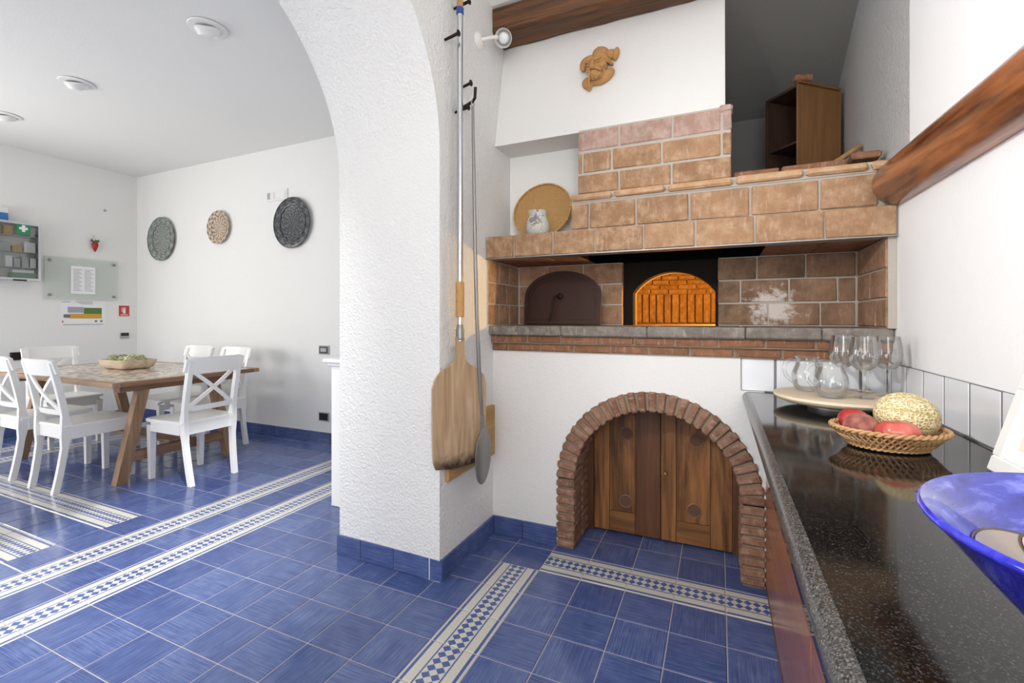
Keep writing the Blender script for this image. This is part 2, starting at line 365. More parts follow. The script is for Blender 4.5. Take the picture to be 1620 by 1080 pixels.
# ------------------------------------------------------------------ mesh helpers
class MB:
    def __init__(s): s.v = []; s.f = []
    def add(s, vs, fs, mat=None):
        b = len(s.v); s.v += [tuple((mat @ Vector(p)) if mat else p) for p in vs]; s.f += [tuple(i+b for i in f) for f in fs]; return s
    def box(s, x0, x1, y0, y1, z0, z1, mat=None):
        return s.add([(x0,y0,z0),(x1,y0,z0),(x1,y1,z0),(x0,y1,z0),(x0,y0,z1),(x1,y0,z1),(x1,y1,z1),(x0,y1,z1)],
                     [(3,2,1,0),(4,5,6,7),(0,1,5,4),(1,2,6,5),(2,3,7,6),(3,0,4,7)], mat)
    def cbox(s, x0, x1, y0, y1, z0, z1, b=.004, mat=None):
        cx, cy, cz = (x0+x1)/2, (y0+y1)/2, (z0+z1)/2; hx, hy, hz = (x1-x0)/2, (y1-y0)/2, (z1-z0)/2
        b = min(b, hx*.9, hy*.9, hz*.9)
        vs = []; idx = {}
        for sx in (-1, 1):
            for sy in (-1, 1):
                for sz in (-1, 1):
                    for a in range(3):
                        p = [sx*(hx-b), sy*(hy-b), sz*(hz-b)]; p[a] = (sx*hx, sy*hy, sz*hz)[a]
                        idx[(sx, sy, sz, a)] = len(vs); vs.append((cx+p[0], cy+p[1], cz+p[2]))
        fs = []
        for a in range(3):
            o = [(-1,-1),(1,-1),(1,1),(-1,1)]
            for sg in (-1, 1):
                q = []
                for (p, r) in o:
                    k = [0,0,0]; k[a] = sg; k[(a+1)%3] = p; k[(a+2)%3] = r; q.append(idx[(*k, a)])
                fs.append(tuple(q if sg > 0 else q[::-1]))
        for a in range(3):
            b1, c1 = (a+1)%3, (a+2)%3
            for sb in (-1, 1):
                for sc_ in (-1, 1):
                    def g(sa, ax):
                        k = [0,0,0]; k[a] = sa; k[b1] = sb; k[c1] = sc_; return idx[(*k, ax)]
                    q = (g(-1, b1), g(1, b1), g(1, c1), g(-1, c1))
                    fs.append(q if sb*sc_ < 0 else q[::-1])
        for sx in (-1, 1):
            for sy in (-1, 1):
                for sz in (-1, 1):
                    t = tuple(idx[(sx, sy, sz, a)] for a in range(3)); fs.append(t if sx*sy*sz > 0 else t[::-1])
        return s.add(vs, fs, mat)
    def tube(s, pts, r, seg=8, caps=True, closed=False):
        pts = [Vector(p) for p in pts]; n = len(pts); rs = r if isinstance(r, (list, tuple)) else [r]*n
        vs = []; fs = []; up = None
        for i, p in enumerate(pts):
            if closed: d = pts[(i+1) % n]-pts[i-1]
            else: d = pts[min(i+1, n-1)]-pts[max(i-1, 0)]
            d.normalize()
            if up is None:
                up = Vector((0, 0, 1)) if abs(d.z) < .9 else Vector((1, 0, 0))
            a = d.cross(up)
            if a.length < 1e-6: a = d.orthogonal()
            a.normalize(); up = a.cross(d).normalized()
            for k in range(seg):
                t = 2*PI*k/seg; vs.append(tuple(p+(a*math.cos(t)+up*math.sin(t))*rs[i]))
        for i in range(n if closed else n-1):
            j = (i+1) % n
            for k in range(seg):
                l = (k+1) % seg; fs.append((i*seg+k, j*seg+k, j*seg+l, i*seg+l))
        if caps and not closed:
            fs.append(tuple(range(seg))); fs.append(tuple((n-1)*seg+k for k in range(seg))[::-1])
        return s.add(vs, fs)
    def lathe(s, prof, seg=32, mat=None, sx=1, sy=1):
        vs = []; fs = []; n = len(prof)
        for (r, z) in prof:
            for k in range(seg):
                t = 2*PI*k/seg; vs.append((r*math.cos(t)*sx, r*math.sin(t)*sy, z))
        for i in range(n-1):
            for k in range(seg):
                l = (k+1) % seg; fs.append((i*seg+k, i*seg+l, (i+1)*seg+l, (i+1)*seg+k))
        if prof[0][0] > 1e-6: fs.append(tuple(range(seg))[::-1])
        if prof[-1][0] > 1e-6: fs.append(tuple((n-1)*seg+k for k in range(seg)))
        return s.add(vs, fs, mat)
    def prism(s, poly, y0, y1, mat=None):
        """polygon in XZ extruded along Y"""
        n = len(poly)
        vs = [(x, y0, z) for x, z in poly]+[(x, y1, z) for x, z in poly]
        fs = [tuple(range(n)), tuple(range(2*n-1, n-1, -1))]+[(i, i+n, (i+1) % n+n, (i+1) % n) for i in range(n)]
        return s.add(vs, fs, mat)
    def sphere(s, c, r, nu=20, nv=12, sc=(1, 1, 1), fn=None, mat=None):
        vs = []; fs = []
        for j in range(nv+1):
            ph = PI*j/nv
            for i in range(nu):
                th = 2*PI*i/nu
                rr = r*(fn(th, ph) if fn else 1)
                vs.append((c[0]+rr*math.sin(ph)*math.cos(th)*sc[0], c[1]+rr*math.sin(ph)*math.sin(th)*sc[1], c[2]+rr*math.cos(ph)*sc[2]))
        for j in range(nv):
            for i in range(nu):
                l = (i+1) % nu; fs.append((j*nu+i, (j+1)*nu+i, (j+1)*nu+l, j*nu+l))
        return s.add(vs, fs, mat)
    def build(s, name, mat, parent=None, smooth=False, loc=None, sharp=40):
        me = bpy.data.meshes.new(name); vs = s.v
        if loc is not None: vs = [(x-loc[0], y-loc[1], z-loc[2]) for x, y, z in s.v]
        me.from_pydata(vs, [], s.f); me.validate()
        me.materials.append(M[mat] if isinstance(mat, str) else mat)
        if smooth:
            me.polygons.foreach_set('use_smooth', [True]*len(me.polygons))
            if sharp: me.set_sharp_from_angle(angle=math.radians(sharp))
        o = bpy.data.objects.new(name, me); COL.objects.link(o)
        if loc is not None: o.location = loc
        if parent is not None:
            o.parent = parent
        return o

def empty(name, loc=(0, 0, 0), rz=0):
    o = bpy.data.objects.new(name, None); COL.objects.link(o); o.location = loc; o.rotation_euler = (0, 0, rz); o.empty_display_size = .05
    return o
def tag(o, label=None, cat=None, group=None, kind=None):
    if label: o['label'] = label
    if cat: o['category'] = cat
    if group: o['group'] = group
    if kind: o['kind'] = kind
    return o
def struct(o, label=None):
    o['kind'] = 'structure'
    if label: o['label'] = label
    return o
def thing(name, label, cat, loc=(0, 0, 0), rz=0, group=None):
    return tag(empty(name, loc, rz), label, cat, group)
def jit(a): return random.uniform(-a, a)

# ------------------------------------------------------------------ room dimensions
XK, XD = -.17, -.77            # kitchen and dining faces of the partition
XR = 1.60; YO = .46; YB = 1.46; XL = -5.51; YF = -3.4; ZC = 2.90
YJ = -.065                     # jamb of the big arch
T = .2

# ------------------------------------------------------------------ floor and its tiles
fl = struct(MB().box(XL-.1, XR+.1, YF-.1, YB+.1, -.06, -.0022).build('floor', 'grout'), 'blue tiled floor with patterned band tiles and pale joints')
def band_dir(i, j):
    if i == 0 and j <= 0: return 'y'
    if j == 1 and i >= 1: return 'x'
    if i in (-8, -10, -23, -25): return 'y'
    if j in (-2, -4, -6, -8) and -21 <= i <= -12: return 'x'
    return None
def project(p):
    dx, dy, dz = p[0]-CAM[0], p[1]-CAM[1], p[2]-CAM[2]
    d = dx*math.sin(YAW)+dy*math.cos(YAW)
    if d < .1: return None
    return 810+FPX*(dx*math.cos(YAW)-dy*math.sin(YAW))/d, 502.8-FPX*dz/d, d
tiles = []
for i in range(-28, 8):
    for j in range(-17, 8):
        x0, x1, y0, y1 = i*T, (i+1)*T, j*T, (j+1)*T
        if x1 <= XL+.005 or x0 >= XR-.4 or y1 <= YF or y0 >= YB: continue
        if x0 >= XD-.01 and x1 <= XK+.01 and (y0 >= YJ or y1 < -1.75): continue
        if x0 > XK-.05 and y0 > .75: continue
        if x0 > 1.22: continue
        x0, x1, y0, y1 = max(x0, XL), min(x1, 1.19), max(y0, YF), min(y1, YB)
        pc = [project((x, y, 0)) for x, y in ((x0, y0), (x1, y0), (x1, y1), (x0, y1))]
        a = 0
        if all(pc):
            a = abs(sum(pc[k][0]*pc[(k+1) % 4][1]-pc[(k+1) % 4][0]*pc[k][1] for k in range(4)))/2
            cx = sum(p[0] for p in pc)/4; cy = sum(p[1] for p in pc)/4
            if not (-60 < cx < 1680 and cy < 1140): a = 0
            if x0 >= XK-.01 and x0 < XK+.2 and y0 > YO: a = 0
        tiles.append((a, i, j, x0, x1, y0, y1))
tiles.sort(key=lambda t: -t[0])
def tile_mesh(i, j, x0, x1, y0, y1):
    """bevelled top slab; returns verts, faces, per-vertex uv"""
    g = .0018; b = .0035; h = jit(.0004)
    x0 += g; x1 -= g; y0 += g; y1 -= g
    vs = [(x0, y0, -.004), (x1, y0, -.004), (x1, y1, -.004), (x0, y1, -.004),
          (x0, y0, -.0016), (x1, y0, -.0016), (x1, y1, -.0016), (x0, y1, -.0016),
          (x0+b, y0+b, h), (x1-b, y0+b, h), (x1-b, y1-b, h), (x0+b, y1-b, h)]
    fs = [(0,1,5,4),(1,2,6,5),(2,3,7,6),(3,0,4,7),(4,5,9,8),(5,6,10,9),(6,7,11,10),(7,4,8,11),(8,9,10,11)]
    d = band_dir(i, j); ou = random.randint(0, 400); ov = random.randint(0, 400)
    uv = []
    for (x, y, z) in vs:
        u, w = (x-i*T)/T, (y-j*T)/T
        u = min(max(u, .002), .998); w = min(max(w, .002), .998)
        if d == 'y' or (d is None and (i+j) % 2 == 0): u, w = w, u
        uv.append((u+ou, w+ov))
    return vs, fs, uv, ('band' if d else 'tile')
def uvmesh(name, vs, fs, uv, mats, midx):
    me = bpy.data.meshes.new(name); me.from_pydata(vs, [], fs)
    for m in mats: me.materials.append(M[m])
    me.polygons.foreach_set('material_index', midx)
    lay = me.uv_layers.new(name='UVMap'); 
    lay.data.foreach_set('uv', [c for lp in me.loops for c in uv[lp.vertex_index]])
    return me
rest = ([], [], [], [])
for n, (a, i, j, x0, x1, y0, y1) in enumerate(tiles):
    vs, fs, uv, m = tile_mesh(i, j, x0, x1, y0, y1)
    if n < 300 and a > 60:
        me = uvmesh('floor_tile', vs, fs, uv, [m], [0]*len(fs))
        o = bpy.data.objects.new('floor_tile', me); COL.objects.link(o); o.parent = fl
    else:
        b = len(rest[0]); rest[0].extend(vs); rest[1].extend(tuple(k+b for k in f) for f in fs); rest[2].extend(uv)
        rest[3].extend([1 if m == 'band' else 0]*len(fs))
me = uvmesh('distant_tiles', rest[0], rest[1], rest[2], ['tile', 'band'], rest[3])
o = bpy.data.objects.new('distant_tiles', me); COL.objects.link(o); o.parent = fl; o['kind'] = 'stuff'

# ------------------------------------------------------------------ walls
def wall(name, mat, *boxes, label=None):
    m = MB()
    for b in boxes: m.box(*b)
    return struct(m.build(name, mat), label)
wall('wall_back', 'wall', (XL-.15, XD+.0, YB, YB+.15, -.02, ZC), label='white dining room wall with decorative plates')
# left wall with a window outside the frame
wall('wall_left', 'wall', (XL-.15, XL, -.45, YB, -.02, ZC), (XL-.15, XL, YF, -2.05, -.02, ZC), (XL-.15, XL, -2.05, -.45, -.02, .9), (XL-.15, XL, -2.05, -.45, 2.3, ZC),
     label='white dining room wall with notices and first aid cabinet')
wall('wall_front', 'wall', (XL, -5.1, YF-.15, YF, -.02, ZC), (-5.1, -3.1, YF-.15, YF, -.02, .3), (-5.1, -3.1, YF-.15, YF, 2.4, ZC), (-3.1, -2.7, YF-.15, YF, -.02, ZC),
     (-2.7, -1.3, YF-.15, YF, 2.4, ZC), (-1.3, -.05, YF-.15, YF, -.02, 3.5), (-.05, 1.55, YF-.15, YF, -.02, .75), (-.05, 1.55, YF-.15, YF, 2.35, 3.5), (1.55, XR, YF-.15, YF, -.02, 3.5),
     label='white wall with windows behind the viewpoint')
M['brightened_wall'] = plaster('brightened_white_paint', L(251, 251, 252), 60, .3, .003)  # white raised to stand in for strong light on this wall
wall('wall_right', 'brightened_wall', (XR, XR+.15, -2.05, 1.6, -.02, 3.56), (XR, XR+.15, YF, -3.15, -.02, 3.56), (XR, XR+.15, -3.15, -2.05, -.02, 1.1), (XR, XR+.15, -3.15, -2.05, 2.25, 3.56), label='bright white plaster wall above the counter')  # opening behind the viewpoint added to let in fill light
wall('ceiling', 'ceil', (XL-.15, XD, YF-.15, YB+.15, ZC, ZC+.1), label='white dining room ceiling with recessed spotlights')
m_ = MB(); prf = [(.70, 2.90), (.44, 2.90), (-1.30, 3.52), (YF-.15, 3.52)]
for (ya, za), (yb, zb) in zip(prf, prf[1:]):
    m_.add([(XD, ya, za), (XR+.15, ya, za), (XR+.15, yb, zb), (XD, yb, zb), (XD, ya, za+.08), (XR+.15, ya, za+.08), (XR+.15, yb, zb+.08), (XD, yb, zb+.08)], [(0, 1, 2, 3), (7, 6, 5, 4), (0, 4, 5, 1), (2, 6, 7, 3), (0, 3, 7, 4), (1, 5, 6, 2)])
struct(m_.build('ceiling_kitchen', 'ceil'), 'white sloping kitchen ceiling above the dark beam')

# partition with the big arch
def partition():
    m = MB(); N = 40
    K = dict(zs=1.95, R=.76, y=YJ-.012); D = dict(zs=1.86, R=.86, y=YJ)
    ys_far = min(K['y']-2*K['R'], D['y']-2*D['R'])
    def prof(P):
        pts = [(P['y']+.0, 0.0)]
        for k in range(8): pts.append((P['y'], P['zs']*(k+1)/8*.999))
        for k in range(N+1):
            a = PI*k/N; pts.append((P['y']-P['R']*(1-math.cos(a)), P['zs']+P['R']*math.sin(a)))
        for k in range(8): pts.append((P['y']-2*P['R'], P['zs']*(7-k)/8))
        return pts
    pk, pd = prof(K), prof(D); n = len(pk); ZT = 3.56
    vs = []
    for (y, z), X in [(p, XK) for p in pk]+[(p, XD) for p in pd]: vs.append((X, y, z))
    fs = []
    for i in range(n-1): fs.append((i, i+1, n+i+1, n+i))             # intrados
    b = len(vs)
    for X, P in ((XK, pk), (XD, pd)):
        for y, z in P: vs.append((X, y, ZT))
    for i in range(9, n-9):
        fs.append((i, b+i, b+i+1, i+1)); fs.append((n+i, n+i+1, b+n+i+1, b+n+i))
    m.add(vs, fs)
    # solid to the back
    for X, P, fl_ in ((XK, pk, 1), (XD, pd, -1)):
        y = P[0][0]
        q = [(X, y, 0), (X, 1.6, 0), (X, 1.6, ZT), (X, y, ZT)]
        m.add(q, [(0, 1, 2, 3) if fl_ > 0 else (3, 2, 1, 0)])
        y = P[-1][0]
        q = [(X, YF, 0), (X, y, 0), (X, y, ZT), (X, YF, ZT)]
        m.add(q, [(0, 1, 2, 3) if fl_ > 0 else (3, 2, 1, 0)])
    return struct(m.build('wall_partition', 'rough_wall', smooth=True, sharp=45), 'thick white plaster wall with a round arch between kitchen and dining room')
partition()

def baseboard(name, p0, p1, out, h=.098, lo=0.0, first=T, label='blue tile skirting'):
    """row of skirting tiles from p0 to p1, out = outward unit normal"""
    root = struct(empty(name), label)
    p0 = Vector((*p0, 0)); p1 = Vector((*p1, 0)); d = (p1-p0); Ln = d.length; d.normalize(); o = Vector((*out, 0))
    s = 0; step = first
    while s < Ln-.004:
        e = min(Ln, s+step); step = T
        a = p0+d*(s+.0015); c = p0+d*(e-.0015); mid = (a+c)/2
        w = (c-a).length
        ang = math.atan2(d.y, d.x)
        m = MB().cbox(-w/2, w/2, -.006, .006, -h/2, h/2, .002)
        me_o = m.build('skirting_tile', 'tile', root)
        me = me_o.data; lay = me.uv_layers.new(name='UVMap'); ou, ov = random.randint(0, 300), random.randint(0, 300)
        lay.data.foreach_set('uv', [q for lp in me.loops for q in ((me.vertices[lp.vertex_index].co.x/T+.5)*.98+.01+ou, (me.vertices[lp.vertex_index].co.z/T+.5)*.98+ov)])
        me_o.location = mid+o*.006+Vector((0, 0, lo+h/2)); me_o.rotation_euler = (0, 0, ang)
        s = e
    return root
baseboard('baseboard_column', (XD-.006, YJ), (XK+.012, YJ), (0, -1), first=.15, label='blue tile skirting around the foot of the arch pier')
baseboard('baseboard_kitchen', (XK, YJ-.01), (XK, YO), (1, 0), first=.13, label='blue tile skirting under the oven tools')
baseboard('baseboard_oven', (XK+.012, YO), (.203, YO), (0, -1), first=.17, label='blue tile skirting beside the brick arch')
baseboard('baseboard_back', (XL, YB), (XD, YB), (0, -1), label='blue tile skirting along the dining room back wall')
baseboard('baseboard_left', (XL, YB-.012), (XL, -.6), (1, 0), label='blue tile skirting along the dining room left wall')
baseboard('baseboard_partition', (XD, YJ-.01), (XD, YB-.012), (-1, 0), label='blue tile skirting on the dining side of the pier')

# ------------------------------------------------------------------ oven: plaster base wall
AX, AZ, RI, RO = .682, .355, .38, .478
def arch_pts(r, n=28, a0=0, a1=PI): return [(AX+r*math.cos(a0+(a1-a0)*k/n), AZ+r*math.sin(a0+(a1-a0)*k/n)) for k in range(n+1)]
m = MB()
m.box(XK-.01, AX-RO+.004, YO, .78, 0, 1.03)
m.box(1.062, XR, YO+.015, .78, .80, 1.03)
m.box(AX+RO-.004, XR, YO, .78, 0, .80)
aa = [PI*k/28 for k in range(29)]+[math.acos((1.062-AX)/(RO-.004))]; aa.sort()
ap = [(AX+(RO-.004)*math.cos(t), AZ+(RO-.004)*math.sin(t)) for t in aa]
for (xa, za), (xb, zb) in zip(ap, ap[1:]):
    zt_ = 1.03 if (xa+xb)/2 < 1.062 else .862
    m.add([(xa, YO, za), (xb, YO, zb), (xb, YO, zt_), (xa, YO, zt_), (xa, .78, za), (xb, .78, zb), (xb, .78, zt_), (xa, .78, zt_)],
          [(0, 1, 2, 3)[::-1], (4, 5, 6, 7), (0, 4, 5, 1), (3, 2, 6, 7), (0, 3, 7, 4), (1, 5, 6, 2)])
m.box(XK, XR, .775, .80, 0, 1.03)
struct(m.build('wall_oven_base', 'hood_wall'), 'white plaster wall below the oven with an arched opening')

# brick arch around the cupboard opening
def brick(parent, x0, x1, y0, y1, z0, z1, mat='brick', b=.005, j=.0015, name='brick', rot=None):
    c = ((x0+x1)/2, (y0+y1)/2, (z0+z1)/2); hx, hy, hz = (x1-x0)/2, (y1-y0)/2, (z1-z0)/2
    mb = MB().cbox(-hx, hx, -hy, hy, -hz, hz, b)
    mb.v = [(x+jit(j), y+jit(j), z+jit(j)) for x, y, z in mb.v]
    o = mb.build(name, mat, parent); o.location = (c[0], c[1]+jit(j), c[2])
    if rot: o.rotation_euler = rot
    return o
arch = thing('brick_arch', 'brown brick arch framing the wooden cupboard doors under the oven', 'arch')
core = MB()
cp = arch_pts(RO-.008, 32); ci = arch_pts(RI+.008, 32)
for k in range(32):
    core.add([(*[cp[k][0]], YO-.006, cp[k][1]), (cp[k+1][0], YO-.006, cp[k+1][1]), (ci[k+1][0], YO-.006, ci[k+1][1]), (ci[k][0], YO-.006, ci[k][1]),
              (cp[k][0], .74, cp[k][1]), (cp[k+1][0], .74, cp[k+1][1]), (ci[k+1][0], .74, ci[k+1][1]), (ci[k][0], .74, ci[k][1])],
             [(0, 1, 2, 3)[::-1], (4, 5, 6, 7), (0, 4, 5, 1), (3, 2, 6, 7)])
for sx in (-1, 1):
    xa, xb = AX+sx*(RI+.008), AX+sx*(RO-.008)
    core.box(min(xa, xb), max(xa, xb), YO-.006, .74, 0.001, AZ+.005)
core.build('mortar', 'mortar_dark', arch)
nb = 29
for k in range(nb):
    a = PI*(k+.5)/nb; w = PI*(RI+RO)/2/nb*.5-.006
    r = (RI+RO)/2; c = (AX+r*math.cos(a), AZ+r*math.sin(a))
    for y0, y1 in ((YO-.018, .585), (.597, .745)):
        mb = MB().cbox(-(RO-RI)/2, (RO-RI)/2, -(y1-y0)/2, (y1-y0)/2, -w, w, .006)
        mb.v = [(x+jit(.002), y+jit(.002), z*(1-.10*(x < 0))+jit(.002)) for x, y, z in mb.v]
        o = mb.build('brick', 'brick_arch', arch); o.location = (c[0]+jit(.001), (y0+y1)/2+jit(.002), c[1]); o.rotation_euler = (0, -a, 0)
for sx in (-1, 1):
    n = 8; h = AZ/n
    for k in range(n):
        xa, xb = AX+sx*RI, AX+sx*RO
        for y0, y1 in ((YO-.018, .585), (.597, .745)):
            brick(arch, min(xa, xb), max(xa, xb), y0, y1, k*h+.006+(.004 if k == 0 else 0), (k+1)*h-.006, 'brick_arch', .006, .002)

# wooden cupboard doors behind the arch
def cupboard_door(name, label, x0, x1, frame_l, frame_r, knob=None, vents=()):
    Y = .722; t = thing(name, label, 'cupboard door', (0, 0, 0))
    z0, z1 = .012, .80
    def clip(z, x): return z
    def plank(nm, xa, xb, za, zb, y, mat, th=.02):
        # top follows the arch hidden behind the bricks
        return MB().cbox(xa, xb, y, y+th, za, zb, .002).build(nm, mat, t, loc=((xa+xb)/2, y, (za+zb)/2))
    plank('stile', x0, x0+frame_l, z0, z1, Y, 'oak_dark' if frame_l > .1 else 'oak', .024)
    plank('stile', x1-frame_r, x1, z0, z1, Y, 'oak_dark' if knob is None and frame_r > .1 else 'oak', .024)
    plank('rail', x0+frame_l+.001, x1-frame_r-.001, z0, z0+.11, Y+.001, 'oak_h', .023)
    plank('rail', x0+frame_l+.001, x1-frame_r-.001, .66, z1, Y+.001, 'oak_h', .023)
    plank('panel', x0+frame_l+.001, x1-frame_r-.001, z0+.111, .659, Y+.006, 'oak', .012)
    for (vx, vz) in vents:
        ring = MB().tube([(vx+.034*math.cos(2*PI*k/24), Y+.003, vz+.034*math.sin(2*PI*k/24)) for k in range(24)], .0028, 6, closed=True).build('vent_ring', 'mesh_grille', t, smooth=True, loc=(vx, Y, vz))
        g = MB(); g.lathe([(.0001, .0), (.033, .0), (.033, .003), (.0001, .003)], 24, Matrix.Translation((vx, Y+.0055, vz)) @ Matrix.Rotation(PI/2, 4, 'X'))
        g.build('vent_backing', 'dark_iron', t, loc=(vx, Y, vz))
        w = MB()
        for k in range(-5, 6):
            s = k*.006; h = math.sqrt(max(.033**2-s*s, 0))
            for sg in (-1, 1):
                ca = math.cos(PI/4); a = Vector((vx+(s*ca-h*ca*sg), Y+.0015, vz+(s*ca*sg+h*ca))); b = Vector((vx+(s*ca+h*ca*sg), Y+.0015, vz+(s*ca*sg-h*ca)))
                w.tube([a, b], .0014, 4)
        w.build('vent_mesh', 'mesh_grille', t, loc=(vx, Y, vz))
    if knob:
        MB().lathe([(.0001, -.016), (.008, -.015), (.011, -.010), (.007, -.004), (.006, .001)], 16, Matrix.Translation((knob[0], Y, knob[1])) @ Matrix.Rotation(-PI/2, 4, 'X')).build('knob', 'brass', t, smooth=True, loc=(knob[0], Y, knob[1]))
    return t
cupboard_door('cupboard_door', 'oak cupboard door with dark right stile and no knob, under the arch', .335, .690, .085, .13, None, ((.515, .558), (.508, .185)))
cupboard_door('cupboard_door', 'oak cupboard door with small brass knob, under the arch', .694, 1.035, .075, .10, (.716, .368), ((.868, .555), (.858, .192)))
m = MB().cbox(.29, .333, .715, .75, .003, .8, .003); m.cbox(1.037, 1.07, .715, .75, .003, .8, .003)
struct(m.build('trim_1', 'oak_dark'), 'dark oak jambs beside the cupboard doors')

# ------------------------------------------------------------------ the oven itself
oven = thing('brick_oven', 'built-in brick pizza oven with glowing arched mouth and stepped brick hood', 'oven')
ZH = 1.144; YBK = .80
# corbelled courses under the hearth
MB().box(XK+.002, XR-.002, .462, .80, 1.005, 1.092).build('mortar', 'mortar_dark', oven)
for (z0, z1, yf, off) in ((1.012, 1.047, .446, .095), (1.056, 1.091, .428, .03)):
    MB().box(XK+.004, XR-.004, yf+.005, .47, z0-.004, z1+.006).build('mortar', 'mortar_dark', oven)
    x = XK+.003; first = True
    while x < XR-.01:
        w = off if first else .185; first = False
        x1 = min(x+w, XR-.003)
        if x1-x > .02: brick(oven, x+.004, x1-.004, yf, .47, z0, z1, 'brick_ledge', .005, .002)
        x = x1
# hearth slab pieces
xs = [XK+.002, .24, .665, 1.08, 1.36, XR-.002]
for a, b in zip(xs, xs[1:]): brick(oven, a+.001, b-.001, .404, 1.02, 1.094, ZH, 'slab', .006, .0008, 'hearth_slab')
MB().box(.2, 1.3, 1.021, 2.25, 1.094, ZH-.001).build('hearth_floor', 'brick_fire', oven)
# recess sides and back
def course(x0, x1, y0, y1, z0, z1, joints, mat, axis='x', g=.004):
    pts = [x0 if axis == 'x' else y0]+list(joints)+[x1 if axis == 'x' else y1]
    for a, b in zip(pts, pts[1:]):
        if axis == 'x': brick(oven, a+g, b-g, y0, y1, z0+g, z1-g, mat, .004, .0015)
        else: brick(oven, x0, x1, a+g, b-g, z0+g, z1-g, mat, .004, .0015)
rows = [(ZH+.002, 1.262), (1.262, 1.380), (1.380, 1.498)]
MB().box(XK+.001, -.168+.004, .39, .82, ZH+.001, 1.499).build('mortar', 'mortar', oven)
MB().box(1.572, XR-.001, .39, .83, ZH+.001, 1.499).build('mortar', 'mortar', oven)
MB().box(XK+.006, .474, YBK+.006, .93, ZH+.001, 1.499).build('mortar', 'mortar', oven)
MB().box(.972, 1.573, YBK+.006, .93, ZH+.001, 1.499).build('mortar', 'mortar', oven)
for n, (z0, z1) in enumerate(rows):
    course(XK+.002, -.160, .390, .797, z0, z1, [.52 if n != 1 else .47, .66 if n != 1 else .62], 'brick_in', 'y')
    course(1.565, XR-.002, .390, .797, z0, z1, [.52 if n != 1 else .60], 'brick_in', 'y')
    course(-.158, .480, YBK, .90, z0, z1, [[.02, .26], [-.08, .14, .36], [.03, .25]][n], 'brick_in')
    course(.966, 1.563, YBK, .90, z0, z1, [[1.20, 1.42], [1.075, 1.29, 1.49], [1.15, 1.36]][n], 'brick_inw')
# soot-black plate with the arched mouth
MX0, MX1, MZS, MZT = .528, .957, 1.328, 1.442
mc = (MX0+MX1)/2; hw = (MX1-MX0)/2
rise = MZT-MZS; RA = (hw*hw+rise*rise)/(2*rise); A0_ = math.asin(hw/RA)
def mouth_arc(e): return [(mc+(RA+e)*math.sin(A0_*(1-k/12)), MZT-RA+(RA+e)*math.cos(A0_*(1-k/12))) for k in range(25)]
ar = mouth_arc(0)
m = MB(); y0, y1 = .845, .93
m.box(.475, MX0, y0, y1, ZH+.001, 1.56); m.box(MX1, .972, y0, y1, ZH+.001, 1.56)
for k in range(24):
    (xa, za), (xb, zb) = ar[k], ar[k+1]
    m.add([(xa, y0, za), (xb, y0, zb), (xb, y0, 1.56), (xa, y0, 1.56), (xa, y1, za), (xb, y1, zb), (xb, y1, 1.56), (xa, y1, 1.56)], [(3, 2, 1, 0), (4, 5, 6, 7), (0, 4, 5, 1)])
m.build('mouth_plate', 'soot', oven)
m = MB()   # masonry lining of the mouth
ai = mouth_arc(.002)
pts = [(MX1+.002, ZH)]+ai+[(MX0-.002, ZH)]; po = [(mc+(x-mc)*1.35, (z-ZH)*1.30+ZH) for x, z in pts]
for k in range(len(pts)-1):
    q = [(pts[k][0], .925, pts[k][1]), (pts[k+1][0], .925, pts[k+1][1]), (po[k+1][0], .925, po[k+1][1]), (po[k][0], .925, po[k][1])]
    q += [(x, .99, z) for x, _, z in q]
    m.add(q, [(0, 1, 2, 3), (7, 6, 5, 4), (0, 4, 5, 1), (3, 2, 6, 7)])
m.build('mouth_lining', 'brick_fire', oven)
# oven chamber
OC = (.74, 1.56); ORAD = .60
m = MB()
prof = [(ORAD+.012, ZH-.002), (ORAD+.012, 1.385), (ORAD, 1.43), (.56, 1.50), (.50, 1.56), (.36, 1.64), (.2, 1.68), (.001, 1.69)]
seg = 48; vs = []; fs = []
for (r, z) in prof:
    for k in range(seg): a = 2*PI*k/seg; vs.append((OC[0]+r*math.cos(a), OC[1]+r*math.sin(a), z))
for i in range(len(prof)-1):
    for k in range(seg):
        a = 2*PI*(k+.5)/seg
        if i <= 2 and math.sin(a) < -.80: continue
        l = (k+1) % seg; fs.append((i*seg+k, i*seg+l, (i+1)*seg+l, (i+1)*seg+k)[::-1])
m.add(vs, fs).build('chamber_mortar', 'brick_fire', oven)
nS = 62
for k in range(nS):
    a = 2*PI*k/nS
    if math.sin(a) < -.1: continue
    mb = MB().cbox(-.025, .025, -.012, .012, -.115, .115, .004); mb.v = [(x+jit(.0015), y+jit(.0015), z+jit(.0015)) for x, y, z in mb.v]
    o = mb.build('brick', 'brick_fire', oven); o.location = (OC[0]+(ORAD-.004)*math.cos(a), OC[1]+(ORAD-.004)*math.sin(a), 1.262); o.rotation_euler = (0, 0, a+PI/2)
for rI, (r, z, tilt) in enumerate(((.598, 1.402, .15), (.585, 1.440, .35), (.561, 1.477, .5), (.535, 1.511, .65), (.505, 1.541, .8))):
    nR = 26
    for k in range(nR):
        a = 2*PI*(k+.5*(rI % 2))/nR
        if math.sin(a) < .05: continue
        w = PI*r/nR-.004
        mb = MB().cbox(-w, w, -.012, .012, -.0165, .0165, .004); mb.v = [(x+jit(.0015), y+jit(.0015), z_+jit(.0015)) for x, y, z_ in mb.v]
        o = mb.build('brick', 'brick_fire', oven); o.location = (OC[0]+r*math.cos(a), OC[1]+r*math.sin(a), z)
        o.rotation_mode = 'QUATERNION'; o.rotation_quaternion = Matrix.Rotation(a-PI/2, 3, 'Z').to_quaternion() @ Matrix.Rotation(tilt, 3, 'X').to_quaternion()
